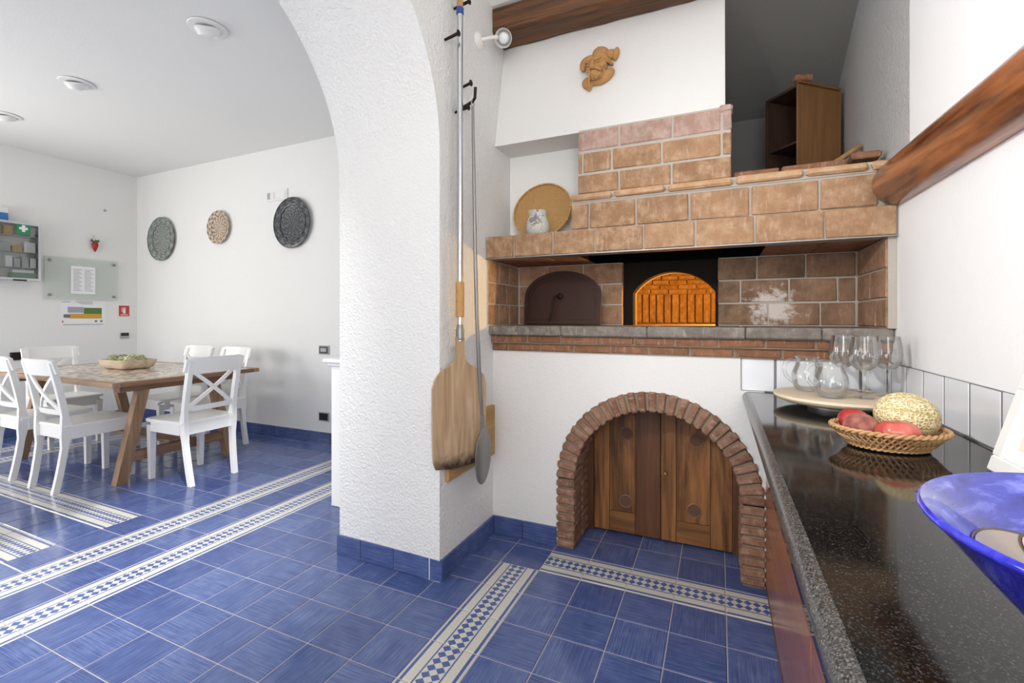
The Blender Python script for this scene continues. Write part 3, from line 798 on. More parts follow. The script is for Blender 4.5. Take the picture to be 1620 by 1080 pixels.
# lamp inside the chamber, hidden by the right jamb
ll = bpy.data.lights.new('oven_lamp', 'POINT'); ll.energy = 58; ll.color = (1, .60, .17); ll.shadow_soft_size = .03
lo = bpy.data.objects.new('oven_lamp', ll); COL.objects.link(lo); lo.location = (1.12, 1.13, 1.315)
lb = MB().sphere((1.15, 1.19, 1.315), .026, 14, 10).build('oven_bulb', 'bulb', oven, smooth=True)
# lintel, soffit, smoke throat
MB().box(XK+.002, XR-.002, .378, .452, 1.506, 1.62).build('mortar', 'mortar', oven)
jx = [.0, .20, .42, .655, .905, 1.115, 1.365]
pts = [XK+.002]+[0.0]*0+[-.005, .208, .425, .653, .878, 1.112, 1.362, XR-.004]
for a, b in zip(pts, pts[1:]): brick(oven, a+.004, b-.004, .368, .455, 1.505, 1.619, 'brick', .004, .0018)
MB().box(XK+.002, XR-.004, .364, .44, 1.4985, 1.5035).build('lintel_bar', 'steel', oven)
xs = [XK+.002, -.02, .155, .325]
for a, b in zip(xs, xs[1:]): brick(oven, a+.002, b-.002, .44, .84, 1.5, 1.53, 'soffit', .003, .001, 'soffit_slab')
xs = [1.16, 1.38, XR-.004]
for a, b in zip(xs, xs[1:]): brick(oven, a+.002, b-.002, .44, .84, 1.5, 1.53, 'soffit', .003, .001, 'soffit_slab')
m = MB(); m.add([(.325, .456, 1.50), (1.16, .456, 1.50), (1.16, .84, 1.50), (.325, .84, 1.50), (.325, .456, 1.80), (1.16, .456, 1.80), (1.16, .84, 1.80), (.325, .84, 1.80)],
                [(0, 1, 5, 4), (1, 2, 6, 5), (2, 3, 7, 6), (3, 0, 4, 7), (4, 5, 6, 7)])
m.build('smoke_throat', 'soot_in', oven)
# second course
MB().box(.292, XR-.002, .425, .70, 1.619, 1.775).build('mortar', 'mortar', oven)
pts = [.290, .385, .612, .850, 1.098, 1.352, 1.552]
for a, b in zip(pts, pts[1:]): brick(oven, a+.005, b-.005, .414, .47, 1.632, 1.755, 'brick', .004, .0018)
MB().box(1.545, XR-.003, .42, .47, 1.625, 1.775).build('mortar', 'mortar', oven)
# thin nosing course
pts = [.287, .505, .752, 1.035, 1.300, 1.520, XR-.004]
for a, b in zip(pts, pts[1:]): brick(oven, a+.006, b-.006, .398, .50, 1.772, 1.803, 'brick_nose', .009, .002, 'nosing_brick')
MB().box(.30, XR-.002, .42, .72, 1.765, 1.806).build('mortar', 'mortar', oven)
# upper block, three courses
MB().box(.324, 1.022, .446, .78, 1.806, 2.135).build('mortar', 'mortar', oven)
for (z0, z1, pts, mat) in ((1.812, 1.906, (.318, .528, .772, 1.028), 'brick'), (1.918, 2.016, (.318, .345, .492, .728, .985, 1.028), 'brick'), (2.030, 2.126, (.318, .528, .776, .985, 1.03), 'brick_pink')):
    for a, b in zip(pts, pts[1:]): brick(oven, a+.005, b-.005, .440, .50, z0, z1, mat, .004, .0018)
brick(oven, .975, 1.03, .437, .50, 2.11, 2.142, 'brick_pink', .008, .002)
# plain bricks laid along the edge of the loft
for (a, b, z0, z1) in ((1.035, 1.215, 1.812, 1.842), (1.222, 1.455, 1.813, 1.845), (1.475, 1.575, 1.838, 1.866)):
    brick(oven, a, b, .47, .58, z0, z1, 'brick_ledge', .006, .002)
MB().box(1.03, XR-.002, .465, .60, 1.805, 1.816).build('mortar', 'mortar', oven)
# plaster of hood and niche
m = MB()
hb, ht = (.482, 2.142), (.645, 2.92)
m.add([(XK+.001, hb[0], hb[1]), (1.0, hb[0], hb[1]), (1.0, ht[0], ht[1]), (XK+.001, ht[0], ht[1]), (XK+.001, .78, hb[1]), (1.0, .78, hb[1]), (1.0, .78, ht[1]), (XK+.001, .78, ht[1])],
      [(0, 1, 2, 3), (1, 5, 6, 2), (0, 4, 5, 1), (7, 6, 5, 4), (3, 2, 6, 7), (0, 3, 7, 4)])
struct(m.build('wall_hood', 'hood_wall'), 'sloping white plaster chimney hood above the brick courses')
struct(MB().box(XK+.001, .40, .69, .78, 1.60, 2.16).build('wall_niche', 'wall'), 'white back wall of the small niche above the oven')
MB().box(XK+.002, .29, .456, .70, 1.53, 1.6205).build('niche_floor', 'mortar', oven)
# loft behind
m = MB()
m.box(1.0, XR, .60, 1.45, 1.78, 1.806)
m.add([(1.001, 1.45, 1.8), (XR, 1.45, 1.8), (XR, 1.45, 2.45), (1.001, 1.45, 2.45)], [(0, 1, 2, 3)])
m.add([(1.001, .78, 1.8), (1.001, 1.45, 1.8), (1.001, 1.45, 3.0), (1.001, .78, 3.0)], [(0, 1, 2, 3)])
m.add([(.99, 1.45, 2.44), (XR+.01, 1.45, 2.44), (XR+.01, .60, 2.92), (.99, .60, 2.92)], [(0, 1, 2, 3)])
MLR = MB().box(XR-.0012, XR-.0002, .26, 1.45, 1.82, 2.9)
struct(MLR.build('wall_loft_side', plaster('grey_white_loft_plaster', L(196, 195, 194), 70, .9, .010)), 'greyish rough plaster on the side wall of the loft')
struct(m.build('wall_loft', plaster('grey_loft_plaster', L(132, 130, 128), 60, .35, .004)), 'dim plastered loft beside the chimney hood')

# iron oven door standing on the hearth
dr = thing('oven_door', 'rusty iron arched oven door standing on the hearth left of the mouth', 'oven door', (0, 0, 0))
def archpoly(x0, x1, z0, zs, zt, n=24):
    c = (x0+x1)/2; h = (x1-x0)/2
    return [(x0, z0), (x1, z0)]+[(c+h*math.cos(PI*k/n), zs+(zt-zs)*math.sin(PI*k/n)) for k in range(n+1)]
DM = Matrix.Translation((0, .735, ZH+.002)) @ Matrix.Rotation(-.10, 4, 'X') @ Matrix.Translation((0, -.735, -ZH-.002))
MB().prism(archpoly(-.095, .367, ZH+.004, 1.315, 1.462), .735, .747, DM).build('door_plate', 'iron', dr)
def ringprism(x0, x1, z0, zs, zt, t, y0, y1):
    o = archpoly(x0, x1, z0, zs, zt); i = archpoly(x0+t, x1-t, z0+t, zs, zt-t); n = len(o); mb = MB()
    for k in range(n):
        l = (k+1) % n
        q = [(o[k][0], y0, o[k][1]), (o[l][0], y0, o[l][1]), (i[l][0], y0, i[l][1]), (i[k][0], y0, i[k][1])]
        q += [(x, y1, z) for x, _, z in q]
        mb.add(q, [(3, 2, 1, 0), (4, 5, 6, 7), (0, 1, 5, 4), (2, 3, 7, 6)], DM)
    return mb
ringprism(-.095, .367, ZH+.004, 1.315, 1.462, .022, .727, .736).build('door_rim', 'iron', dr)
ringprism(-.062, .334, ZH+.034, 1.315, 1.430, .008, .730, .736).build('door_moulding', 'iron', dr)
hd = MB().tube([(.128, .733, 1.312), (.122, .705, 1.313), (.108, .695, 1.310), (.10, .69, 1.27), (.094, .688, 1.22), (.078, .684, 1.165)], .006, 8)
hd.sphere((.130, .728, 1.312), .017, 12, 8, (1, .5, 1)); hd.build('door_handle', 'dark_iron', dr, smooth=True)

# ------------------------------------------------------------------ beam and log
bm = MB(); secs = 14; vs = []; fs = []
for k in range(secs+1):
    x = XK+.002+(1.0-XK)*k/secs*1.0; s = jit(.004)
    P = [(.452+jit(.003), 2.765+jit(.004)), (.475, 2.748+jit(.004)), (.600+jit(.003), 2.745+jit(.003)), (.622, 2.76), (.63, 2.905), (.47, 2.905), (.450+jit(.003), 2.885)]
    for y, z in P: vs.append((x, y, z))
nP = 7
for k in range(secs):
    for q in range(nP): r = (q+1) % nP; fs.append((k*nP+q, (k+1)*nP+q, (k+1)*nP+r, k*nP+r))
fs.append(tuple(range(nP))); fs.append(tuple(secs*nP+q for q in range(nP))[::-1])
tag(bm.add(vs, fs).build('ceiling_beam', 'beam', loc=(.4, .53, 2.82)), 'dark rough wooden beam across the top of the chimney hood', 'beam')
lg = MB(); pts = []; rs = []
for k, (y, r, z) in enumerate(((.408, .03, 1.70), (.402, .062, 1.70), (.385, .080, 1.700), (.35, .086, 1.700), (.0, .084, 1.695), (-.4, .078, 1.688), (-.9, .074, 1.682), (-1.6, .072, 1.68), (-3.3, .07, 1.68))):
    pts.append((1.598-(.086-max(r, .07))*.6, y, z)); rs.append(r)
tag(lg.tube(pts, rs, 28).build('log', 'log', smooth=True, loc=(1.6, -.5, 1.69)), 'varnished round log running along the right wall above the counter', 'log')

# ------------------------------------------------------------------ counter
ZT_ = .86
ct = MB()
edge = []   # bullnose profile in XZ
for k in range(9):
    a = PI/2+PI*k/8; edge.append((1.093+.024*math.cos(a), ZT_-.024+.024*math.sin(a)))
poly = [(XR-.002, ZT_-.048), (XR-.002, ZT_)]+edge
n = len(poly); ys = (YF+.05, YO+.012)
vs = [(x, y, z) for y in ys for x, z in poly]
fs = [tuple(range(n)), tuple(range(2*n-1, n-1, -1))]+[(i, i+n, (i+1) % n+n, (i+1) % n) for i in range(n)]
ct_o = thing('granite_countertop', 'polished black granite worktop along the right wall', 'countertop')
MB().box(1.093, XR-.012, ys[0], YO+.012, ZT_-.048, ZT_).build('slab', 'granite', ct_o)
m = MB(); pe = [(1.0935, ZT_-.048)]+[(1.0935, ZT_)]+edge; n = len(pe)
vs = [(x, y, z) for y in (ys[0], YO-.002) for x, z in pe]
m.add(vs, [tuple(range(n)), tuple(range(2*n-1, n-1, -1))]+[(i, i+n, (i+1) % n+n, (i+1) % n) for i in range(n)])
m.build('bullnose_edge', 'granite_edge', ct_o, smooth=True, sharp=60)
cb = thing('base_cabinet', 'reddish wood base cabinet below the granite worktop', 'cabinet')
MB().box(1.185, XR-.02, -3.2, YO, .0, ZT_-.049).build('carcass', 'cab_wood', cb)
for (y0, y1) in ((-.62, YO-.003), (-1.24, -.625), (-1.86, -1.245), (-2.48, -1.865)):
    MB().cbox(1.1605, 1.185, y0, y1, .03, .475, .002).build('lower_front', 'cab_wood', cb)
    MB().cbox(1.1605, 1.185, y0, y1, .479, ZT_-.05, .002).build('upper_front', 'black_glass', cb)
MB().cbox(1.1602, 1.185, -2.48, YO-.003, .003, .027, .002).build('plinth_strip', 'oak_dark', cb)

# splashback tiles
sb = struct(MB().box(1.066, XR-.001, .4715, YO+.0145, ZT_+.001, 1.008).build('wall_splashback_oven', 'grout_grey'), 'white tile splashback under the oven ledge')
for a, b in zip((1.0665, 1.203, 1.355, 1.508), (1.194, 1.346, 1.499, XR-.012)):
    MB().cbox(a, b, .4700, .4745, ZT_+.004, 1.007, .002).build('splashback_tile', 'white_tile', sb, loc=((a+b)/2, .468, .93))
sb = struct(MB().box(XR-.008, XR-.001, -3.2, .464, ZT_+.001, 1.010).build('wall_splashback_side', 'grout_grey'), 'white tile splashback along the right wall')
y = .424
k = 0
ed = [.462, .424, .269, .114, -.041, -.196, -.351]+[-.351-.155*q for q in range(1, 18)]
for a, b in zip(ed, ed[1:]):
    MB().cbox(XR-.0095, XR-.004, b+.0045, a-.0045, ZT_+.004, 1.009+jit(.001), .002).build('splashback_tile', 'white_tile', sb, loc=(XR-.01, (a+b)/2, .93))

# lazy susan with glassware
tr = thing('serving_tray', 'round pale wooden turntable tray holding glasses on the worktop', 'tray', (1.375, .185, ZT_))
MB().lathe([(.0001, .0), (.10, .0), (.10, .020), (.0001, .020)], 40).build('base', 'steel', tr, smooth=True)
MB().lathe([(.0001, .021), (.185, .021), (.206, .030), (.211, .038), (.208, .046), (.20, .0475), (.0001, .0475)], 56).build('top', 'tray_wood', tr, smooth=True)
ZTR = ZT_+.0478
def wineglass():
    o = MB().lathe([(.0001, 0), (.034, 0), (.0345, .002), (.03, .004), (.010, .008), (.0045, .016), (.004, .05), (.0042, .082), (.007, .092), (.02, .098), (.034, .109), (.0425, .127), (.0445, .148), (.042, .175), (.037, .205), (.036, .212),
                    (.0352, .212), (.0362, .204), (.0412, .175), (.0437, .148), (.0417, .128), (.033, .1105), (.019, .0995), (.0001, .096)], 32)
    return o.build('wine_glass', 'glass', smooth=True, sharp=70)
W0 = wineglass()
spots = ((1.434, .130, 'nearest of the wine glasses on the tray, in front of the others', 0),
         (1.520, .205, 'rightmost wine glass on the tray, beside the right wall', 0),
         (1.482, .288, 'wine glass on the tray between the nearest and the rightmost glasses, further back', 0),
         (1.418, .352, 'rearmost wine glass on the tray, by the splashback', 0),
         (1.396, .240, 'leftmost wine glass on the tray, behind the glass jugs', 0))
for n, (x, y, lab, _) in enumerate(spots):
    o = W0 if n == 0 else W0.copy()
    if n: COL.objects.link(o)
    o.location = (x, y, ZTR); tag(o, lab, 'wine glass', 'wine glasses on the tray')
def jug(loc, rz, label):
    t = thing('glass_jug', label, 'jug', loc, rz, 'small glass jugs on the tray')
    MB().lathe([(.0001, 0), (.034, 0), (.042, .006), (.050, .025), (.0535, .05), (.050, .075), (.040, .097), (.037, .108), (.039, .125), (.042, .131), (.040, .131), (.0365, .124), (.0345, .108), (.0375, .097), (.0475, .075), (.051, .05), (.0475, .026), (.039, .009), (.0001, .006)], 32).build('body', 'glass', t, smooth=True, sharp=70)
    MB().tube([(-.040, 0, .113), (-.060, 0, .118), (-.080, 0, .108), (-.087, 0, .085), (-.080, 0, .060), (-.062, 0, .040), (-.050, 0, .034)], [.006, .0075, .0075, .007, .0065, .006, .006], 10).build('handle', 'glass', t, smooth=True)
    return t
jug((1.333, .100, ZTR), .35, 'clear glass jug on the tray, nearest of the two')
jug((1.283, .245, ZTR), .35, 'clear glass jug on the tray, further back by the splashback')

# fruit basket
bk = thing('fruit_basket', 'oval woven wicker basket of fruit on the black worktop', 'basket', (1.360, -.395, ZT_), math.radians(8))
A0, B0, A1, B1, HB = .080, .062, .120, .098, .050
def ell(a, b, z, n=40): return [(a*math.cos(2*PI*k/n), b*math.sin(2*PI*k/n), z) for k in range(n)]
m = MB(); n = 48
q = ell(A0, B0, .004, n); m.add(q+[(x, y, .009) for x, y, _ in q], [tuple(range(n))[::-1], tuple(range(n, 2*n))]+[(i, (i+1) % n, n+(i+1) % n, n+i) for i in range(n)])
m.build('base', 'wicker', bk)
m = MB(); 
for ph in (0, PI):
    pts = []
    for k in range(120):
        a = 2*PI*k/120; w = math.sin(a*22+ph)*.0035; pts.append(((A1+math.cos(a*22+ph)*.003)*math.cos(a), (B1+math.cos(a*22+ph)*.003)*math.sin(a), HB+w))
    m.tube(pts, .0038, 6, closed=True)
m.build('rim', 'wicker', bk, smooth=True)
m = MB()
for ph in (0, PI):
    m.tube([((A0+.002+math.cos(2*PI*k/100*20+ph)*.002)*math.cos(2*PI*k/100), (B0+.002+math.cos(2*PI*k/100*20+ph)*.002)*math.sin(2*PI*k/100), .008+.0025*math.sin(2*PI*k/100*20+ph)) for k in range(100)], .003, 6, closed=True)
m.build('foot_braid', 'wicker', bk, smooth=True)
m = MB(); ns = 46
for k in range(ns):
    for sg in (-1, 1):
        pts = []
        for q in range(5):
            t = q/4; a = 2*PI*k/ns+sg*t*.34; e = .0018*sg*(1 if q % 2 else -1)
            ax = A0+(A1-A0)*t**.8+e; by = B0+(B1-B0)*t**.8+e
            pts.append((ax*math.cos(a), by*math.sin(a), .008+(HB-.008)*t))
        m.tube(pts, .0026, 5)
m.build('weave', 'wicker', bk, smooth=True)
mo = MB().sphere((0, 0, 0), 1, 36, 22, (.068, .058, .059), fn=lambda th, ph: 1).build('melon', 'melon', smooth=True, sharp=0)
mo.location = (1.408, -.357, ZT_+.077); mo.rotation_euler = (0, math.radians(9), math.radians(-2)); tag(mo, 'netted cantaloupe melon lying in the fruit basket', 'melon')
def rib(n, d): return lambda th, ph: 1-d*abs(math.cos(th*n/2))**6*math.sin(ph)-.16*max(0, math.cos(ph))**10
to = thing('tomato', 'large ribbed pinkish red tomato at the front of the fruit basket', 'tomato', (1.366, -.446, ZT_+.050))
MB().sphere((0, 0, 0), .040, 40, 20, (1.14, .92, .80), fn=rib(7, .07)).build('flesh', 'tomato', to, smooth=True, sharp=0).rotation_euler = (math.radians(-8), 0, 0)
MB().lathe([(.0001, .030), (.006, .029), (.008, .026), (.0001, .024)], 10).build('stem_scar', 'stem', to, smooth=True)
pe = MB().sphere((0, 0, 0), .037, 32, 18, (1.06, 1, .9), fn=lambda th, ph: 1-.12*math.exp(-(min(abs(th-3.9), 2*PI-abs(th-3.9))/.16)**2)*math.sin(ph)-.1*max(0, math.cos(ph))**12).build('peach', 'peach', smooth=True, sharp=0)
pe.location = (1.302, -.405, ZT_+.050); pe.rotation_euler = (.3, -.2, .5); tag(pe, 'fuzzy dusky peach at the left of the fruit basket', 'peach')
ne = MB().sphere((0, 0, 0), .034, 32, 18, (1.03, 1, .92), fn=lambda th, ph: 1-.1*max(0, math.cos(ph))**12).build('nectarine', 'nectarine', smooth=True, sharp=0)
ne.location = (1.301, -.338, ZT_+.054); tag(ne, 'smooth red nectarine behind the peach in the basket', 'nectarine')

# blue bowl
bw = thing('ceramic_bowl', 'large cobalt blue ceramic bowl in the right foreground of the worktop', 'bowl', (1.325, -1.31, ZT_))
RB = .183; HBW = .150
outer = [(.0001, 0), (.052, 0), (.056, .004), (.058, .010), (.064, .014), (.080, .032), (.112, .068), (.147, .108), (.172, .138), (RB-.003, HBW-.005), (RB, HBW), (RB-.004, HBW+.003)]
inner = [(RB-.010, HBW-.001), (.165, .140), (.136, .108), (.102, .070), (.072, .040), (.055, .027), (.03, .020), (.0001, .018)]
mo_ = MB().lathe(outer, 72); mo_.f = [f for f in mo_.f if len(f) <= 4]
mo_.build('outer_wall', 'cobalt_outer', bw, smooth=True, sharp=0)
mi = MB().lathe([outer[-1]]+inner, 72); mi.f = [f for f in mi.f if len(f) <= 4]
mi.build('inside', 'cobalt', bw, smooth=True, sharp=0)
def inbowl(x, y):
    r = math.hypot(x, y)
    for (r1, z1), (r0, z0) in zip(inner, inner[1:]):
        if r0 <= r <= r1: return z0+(z1-z0)*(r-r0)/(r1-r0)
    return .012
def decal(name, mat, fn, lift, n=40, parent=bw):
    """glaze painting that follows the inside of the bowl"""
    vs = []; fs = []; NR = 8
    for i in range(NR+1):
        for k in range(n):
            x, y = fn(2*PI*k/n, i/NR); vs.append((x, y, inbowl(x, y)+lift))
    for i in range(NR):
        for k in range(n): l = (k+1) % n; fs.append((i*n+k, (i+1)*n+k, (i+1)*n+l, i*n+l))
    return MB().add(vs, fs).build(name, mat, parent, smooth=True)
decal('painted_outline', 'paint_brown', lambda a, t: (-.040+t*.098*math.cos(a), .020+t*.098*math.sin(a)), .0012, 56)
decal('painted_patch', 'paint_beige', lambda a, t: (-.040+t*.0955*math.cos(a), .020+t*.0955*math.sin(a)), .0024, 56)
decal('painted_outline', 'paint_brown', lambda a, t: (-.056+t*.022*math.cos(a), .098+t*.018*math.sin(a)), .0036, 24)
decal('painted_spot', 'paint_pink', lambda a, t: (-.056+t*.0195*math.cos(a), .098+t*.0155*math.sin(a)), .0048, 24)
decal('painted_stroke', 'paint_orange', lambda a, t: (-.080+t*.030*math.cos(a), .052+t*.016*math.sin(a)), .0036, 24)

# leaning picture frame
pf = thing('picture_frame', 'white picture frame leaning on the wall behind the blue bowl', 'picture frame', (1.497, -.515, ZT_+.002))
lean = math.atan(.28)
PM = Matrix.Rotation(lean, 4, 'Y')
# local: Y runs along the wall towards the viewer (negative), Z up, X depth
HF, WF = .215, .32; tF = .034
def fbox(y0, y1, z0, z1, x0, x1, nm, mat): return MB().cbox(x0, x1, y0, y1, z0, z1, .003, PM).build(nm, mat, pf)
fbox(-WF, 0, 0, tF, 0, .02, 'frame_rail', 'white_paint'); fbox(-WF, 0, HF-tF, HF, 0, .02, 'frame_rail', 'white_paint')
fbox(-tF, 0, tF, HF-tF, 0, .02, 'frame_stile', 'white_paint'); fbox(-WF, -WF+tF, tF, HF-tF, 0, .02, 'frame_stile', 'white_paint')
fbox(-WF+tF, -tF, tF, HF-tF, .008, .016, 'mat_board', 'paper'); fbox(-WF+tF+.03, -tF-.03, tF+.03, HF-tF-.03, .0065, .009, 'print', 'art')

# ------------------------------------------------------------------ objects on and above the oven
wt = thing('wicker_tray', 'round golden woven bamboo tray leaning in the niche above the oven', 'tray', (.055, .585, 1.6235))
LM = Matrix.Translation((0, 0, 0)) @ Matrix.Rotation(-.30, 4, 'X') @ Matrix.Translation((0, 0, .178))
rr = .170
m = MB(); st = 33
for k in range(-16, 17):
    s = k*.0102; h = math.sqrt(max(rr*rr-s*s, 0))
    if h < .02: continue
    for dr_ in (0, 1):
        pts = []; nn = max(4, int(2*h/.0102))
        for q in range(nn+1):
            t = -h+2*h*q/nn; z = .0018*(1 if (q+k+dr_) % 2 else -1)
            x, y = (t, s) if dr_ == 0 else (s, t)
            a = PI/4*0.15; pts.append(LM @ Vector((x*math.cos(a)-y*math.sin(a), z, x*math.sin(a)+y*math.cos(a))))
        # flat strip
        for p, r in zip(pts, pts[1:]):
            d = (r-p).normalized(); nrm = (LM.to_3x3() @ Vector((0, 1, 0))).normalized(); w = d.cross(nrm)*.0035; tk = nrm*.0007
            m.add([tuple(v) for v in (p-w-tk, p+w-tk, r+w-tk, r-w-tk, p-w+tk, p+w+tk, r+w+tk, r-w+tk)], [(0, 1, 2, 3)[::-1], (4, 5, 6, 7), (0, 1, 5, 4), (1, 2, 6, 5), (2, 3, 7, 6), (3, 0, 4, 7)])
m.build('weave', 'rattan', wt)
m = MB(); n = 56
for k in range(n):
    a, b = 2*PI*k/n, 2*PI*(k+1)/n
    def P(an, r, y): return tuple(LM @ Vector((r*math.cos(an), y, r*math.sin(an))))
    q = [P(a, rr-.003, -.012), P(b, rr-.003, -.012), P(b, rr+.004, -.012), P(a, rr+.004, -.012), P(a, rr-.003, .010), P(b, rr-.003, .010), P(b, rr+.004, .010), P(a, rr+.004, .010)]
    m.add(q, [(0, 1, 2, 3), (7, 6, 5, 4), (0, 4, 5, 1), (3, 2, 6, 7)])
m.build('hoop', 'rattan', wt)
for k in range(12):
    a = 2*PI*k/12+.1
    c = LM @ Vector(((rr+.001)*math.cos(a), -.001, (rr+.001)*math.sin(a)))
    mm = Matrix.Translation(c) @ LM.to_3x3().to_4x4() @ Matrix.Rotation(-a, 4, 'Y')
    MB().cbox(-.0055, .0055, -.0125, .0125, -.002, .002, .001, mm).build('binding', 'tray_wood', wt)
va = MB().lathe([(.0001, 0), (.046, 0), (.052, .004), (.061, .030), (.062, .050), (.056, .075), (.047, .094), (.0455, .104), (.050, .118), (.053, .125), (.051, .126), (.046, .118), (.042, .104), (.044, .094), (.052, .075), (.057, .05), (.045, .008), (.0001, .006)], 40).build('stoneware_jar', 'vase', smooth=True, sharp=0)
va.location = (.098, .455, 1.6235); va.rotation_euler = (0, 0, .35); tag(va, 'small white stoneware jar with painted flowers in front of the woven tray', 'jar')

# crate in the loft
cr = thing('wooden_crate', 'old open wooden box standing on end in the loft', 'crate', (1.352, .965, 1.8065), math.radians(0))
cw, cdp, chh = .21, .30, .60
va_ = Vector((-.66, .75, 0)).normalized(); vb_ = Vector((.75, .66, 0)).normalized()
CM = Matrix(((va_.x, vb_.x, 0, 0), (va_.y, vb_.y, 0, 0), (0, 0, 1, 0), (0, 0, 0, 1)))
t_ = .014
def cbx(x0, x1, y0, y1, z0, z1, nm, mat): return MB().cbox(x0, x1, y0, y1, z0, z1, .002, CM).build(nm, mat, cr)
cbx(0, t_, 0, cdp, 0, chh, 'side_panel', 'crate')
cbx(cw-t_, cw, 0, cdp, 0, chh, 'side_panel', 'crate_in')
cbx(t_, cw-t_, cdp-t_, cdp, 0, chh, 'back_panel', 'crate_in')
cbx(t_, cw-t_, 0, cdp-t_, 0, t_, 'end_panel', 'crate_in'); cbx(t_, cw-t_, 0, cdp-t_, chh-t_, chh, 'end_panel', 'crate_in')
cbx(t_, cw-t_, t_, cdp-t_, .30, .312, 'shelf', 'crate_in')
cbx(-.012, t_+.004, -.004, cdp*.95, chh, chh+.012, 'top_batten', 'crate')
br = MB().cbox(-.045, .045, -.02, .02, -.016, .016, .006).build('loose_brick', 'brick_ledge'); br.location = (1.375, .985, 1.8065+chh+.012+.0165); br.rotation_euler = (0, 0, .35)
tag(br, 'broken piece of brick on top of the wooden box', 'brick')
sk = MB().tube([(1.36, .64, 1.822), (1.47, .74, 1.91), (1.585, .84, 2.0)], [.010, .012, .013], 10).build('wooden_stick', 'stick', smooth=True); tag(sk, 'short round stick lying in front of the wooden box', 'stick')

# terracotta mask on the hood
def hood_y(z): return hb[0]+(z-hb[1])*(ht[0]-hb[0])/(ht[1]-hb[1])
mk = thing('terracotta_mask', 'terracotta wall mask of a bearded man in a hat smoking a pipe', 'wall mask', (.397, hood_y(2.485)-.002, 2.485))
mk.rotation_euler = (-math.atan((ht[0]-hb[0])/(ht[1]-hb[1])), math.radians(-3), 0)
def blob(mb, c, r, sc, fn=None, rot=None):
    mt = Matrix.Translation(c) @ (rot if rot else Matrix.Identity(4)); mb.sphere((0, 0, 0), r, 22, 14, sc, fn, mt)
# local: X right, Z up, -Y towards the room
def mp(x, h, z): return (x+.22*h, -h, z-.66*h)     # relief leans down and out towards the viewer below
face = MB()
blob(face, mp(-.002, .014, .010), .060, (.88, .74, 1.05))
blob(face, mp(-.030, .068, .030), .0125, (.8, 1.0, 2.0), rot=Matrix.Rotation(.2, 4, 'Y'))     # nose
blob(face, mp(-.029, .076, .010), .0135, (1.2, .9, .85))
for ex, ez in ((-.050, .034), (-.002, .040)):
    blob(face, mp(ex, .060, ez+.009), .018, (1.2, .5, .38), rot=Matrix.Rotation(-.3 if ex > -.02 else .5, 4, 'Y'))
    blob(face, mp(ex, .060, ez-.006), .0085, (1.3, .5, .6))
blob(face, mp(.016, .046, .014), .020, (1.1, .6, 1.0)); blob(face, mp(-.050, .044, .012), .013, (.8, .7, 1.1))
blob(face, mp(-.006, .070, -.004), .018, (1.6, .55, .45), rot=Matrix.Rotation(.6, 4, 'Y')); blob(face, mp(-.048, .066, -.006), .013, (1.2, .6, .45), rot=Matrix.Rotation(-.7, 4, 'Y'))
blob(face, mp(-.016, .045, -.034), .034, (1.0, .75, .85))
for k in range(10): blob(face, mp(-.046+k*.0078, .060-abs(k-4)*.004, -.040-.005*((k*7) % 3)), .009, (.45, .6, 1.7), rot=Matrix.Rotation((k-4)*.06, 4, 'Y'))
for k in range(4): blob(face, mp(.026+.004*k, .040-.004*k, -.006-.010*k), .010, (.6, .5, 1.3))
face.build('face', 'terracotta', mk, smooth=True, sharp=0)
S_ = .000292
ou_ = [(420, 492), (375, 420), (368, 340), (400, 260), (465, 210), (560, 195), (680, 225), (790, 285), (880, 345), (950, 420), (985, 495), (972, 525)]
in_ = [(478, 490), (465, 440), (478, 385), (515, 335), (570, 305), (640, 300), (710, 320), (775, 365), (830, 410), (875, 455), (915, 505), (940, 524)]
vs = []; fs = []
for (ox, oz), (ix, iz) in zip(ou_, in_):
    O = ((ox-700)*S_, (520-oz)*S_); I = ((ix-700)*S_, (520-iz)*S_)
    for t, y in ((0, -.004), (0, .020), (.12, .030), (.55, .036), (1, .030), (1, .0)):
        vs.append(mp(O[0]+(I[0]-O[0])*t, y, O[1]+(I[1]-O[1])*t))
for i in range(len(ou_)-1):
    for k in range(5): fs.append((i*6+k, i*6+k+1, (i+1)*6+k+1, (i+1)*6+k))
fs += [tuple(range(6)), tuple((len(ou_)-1)*6+k for k in range(6))[::-1]]
MB().add(vs, fs).build('hat_brim', 'terracotta', mk, smooth=True, sharp=60)
hat = MB(); blob(hat, mp(.016, .012, .082), .046, (1.0, .75, .85), lambda th, ph: 1-.14*max(0, math.cos(ph))**8, Matrix.Rotation(.35, 4, 'Y')); blob(hat, mp(.012, .022, .066), .046, (1.0, .6, .5), None, Matrix.Rotation(.45, 4, 'Y'))
hat.build('hat_crown', 'terracotta', mk, smooth=True, sharp=0)
bow = MB(); blob(bow, mp(.066, .010, .066), .032, (1.1, .6, .85), None, Matrix.Rotation(.2, 4, 'Y')); blob(bow, mp(.094, .012, .060), .028, (.6, .7, 1.3), None, Matrix.Rotation(.25, 4, 'Y'))
bow.build('hat_bow', 'terracotta', mk, smooth=True, sharp=0)
cl = MB(); blob(cl, mp(-.054, .008, -.072), .036, (.80, .5, 1.0), None, Matrix.Rotation(-.45, 4, 'Y')); blob(cl, mp(-.046, .008, -.098), .018, (.75, .6, 1.2), None, Matrix.Rotation(.1, 4, 'Y'))
blob(cl, mp(.036, .012, -.058), .050, (1.15, .5, .58), None, Matrix.Rotation(-.55, 4, 'Y')); blob(cl, mp(.0, .012, -.070), .036, (1.2, .5, .7)); blob(cl, mp(.066, .008, -.040), .020, (.9, .6, 1.1))
cl.build('collar', 'terracotta', mk, smooth=True, sharp=0)
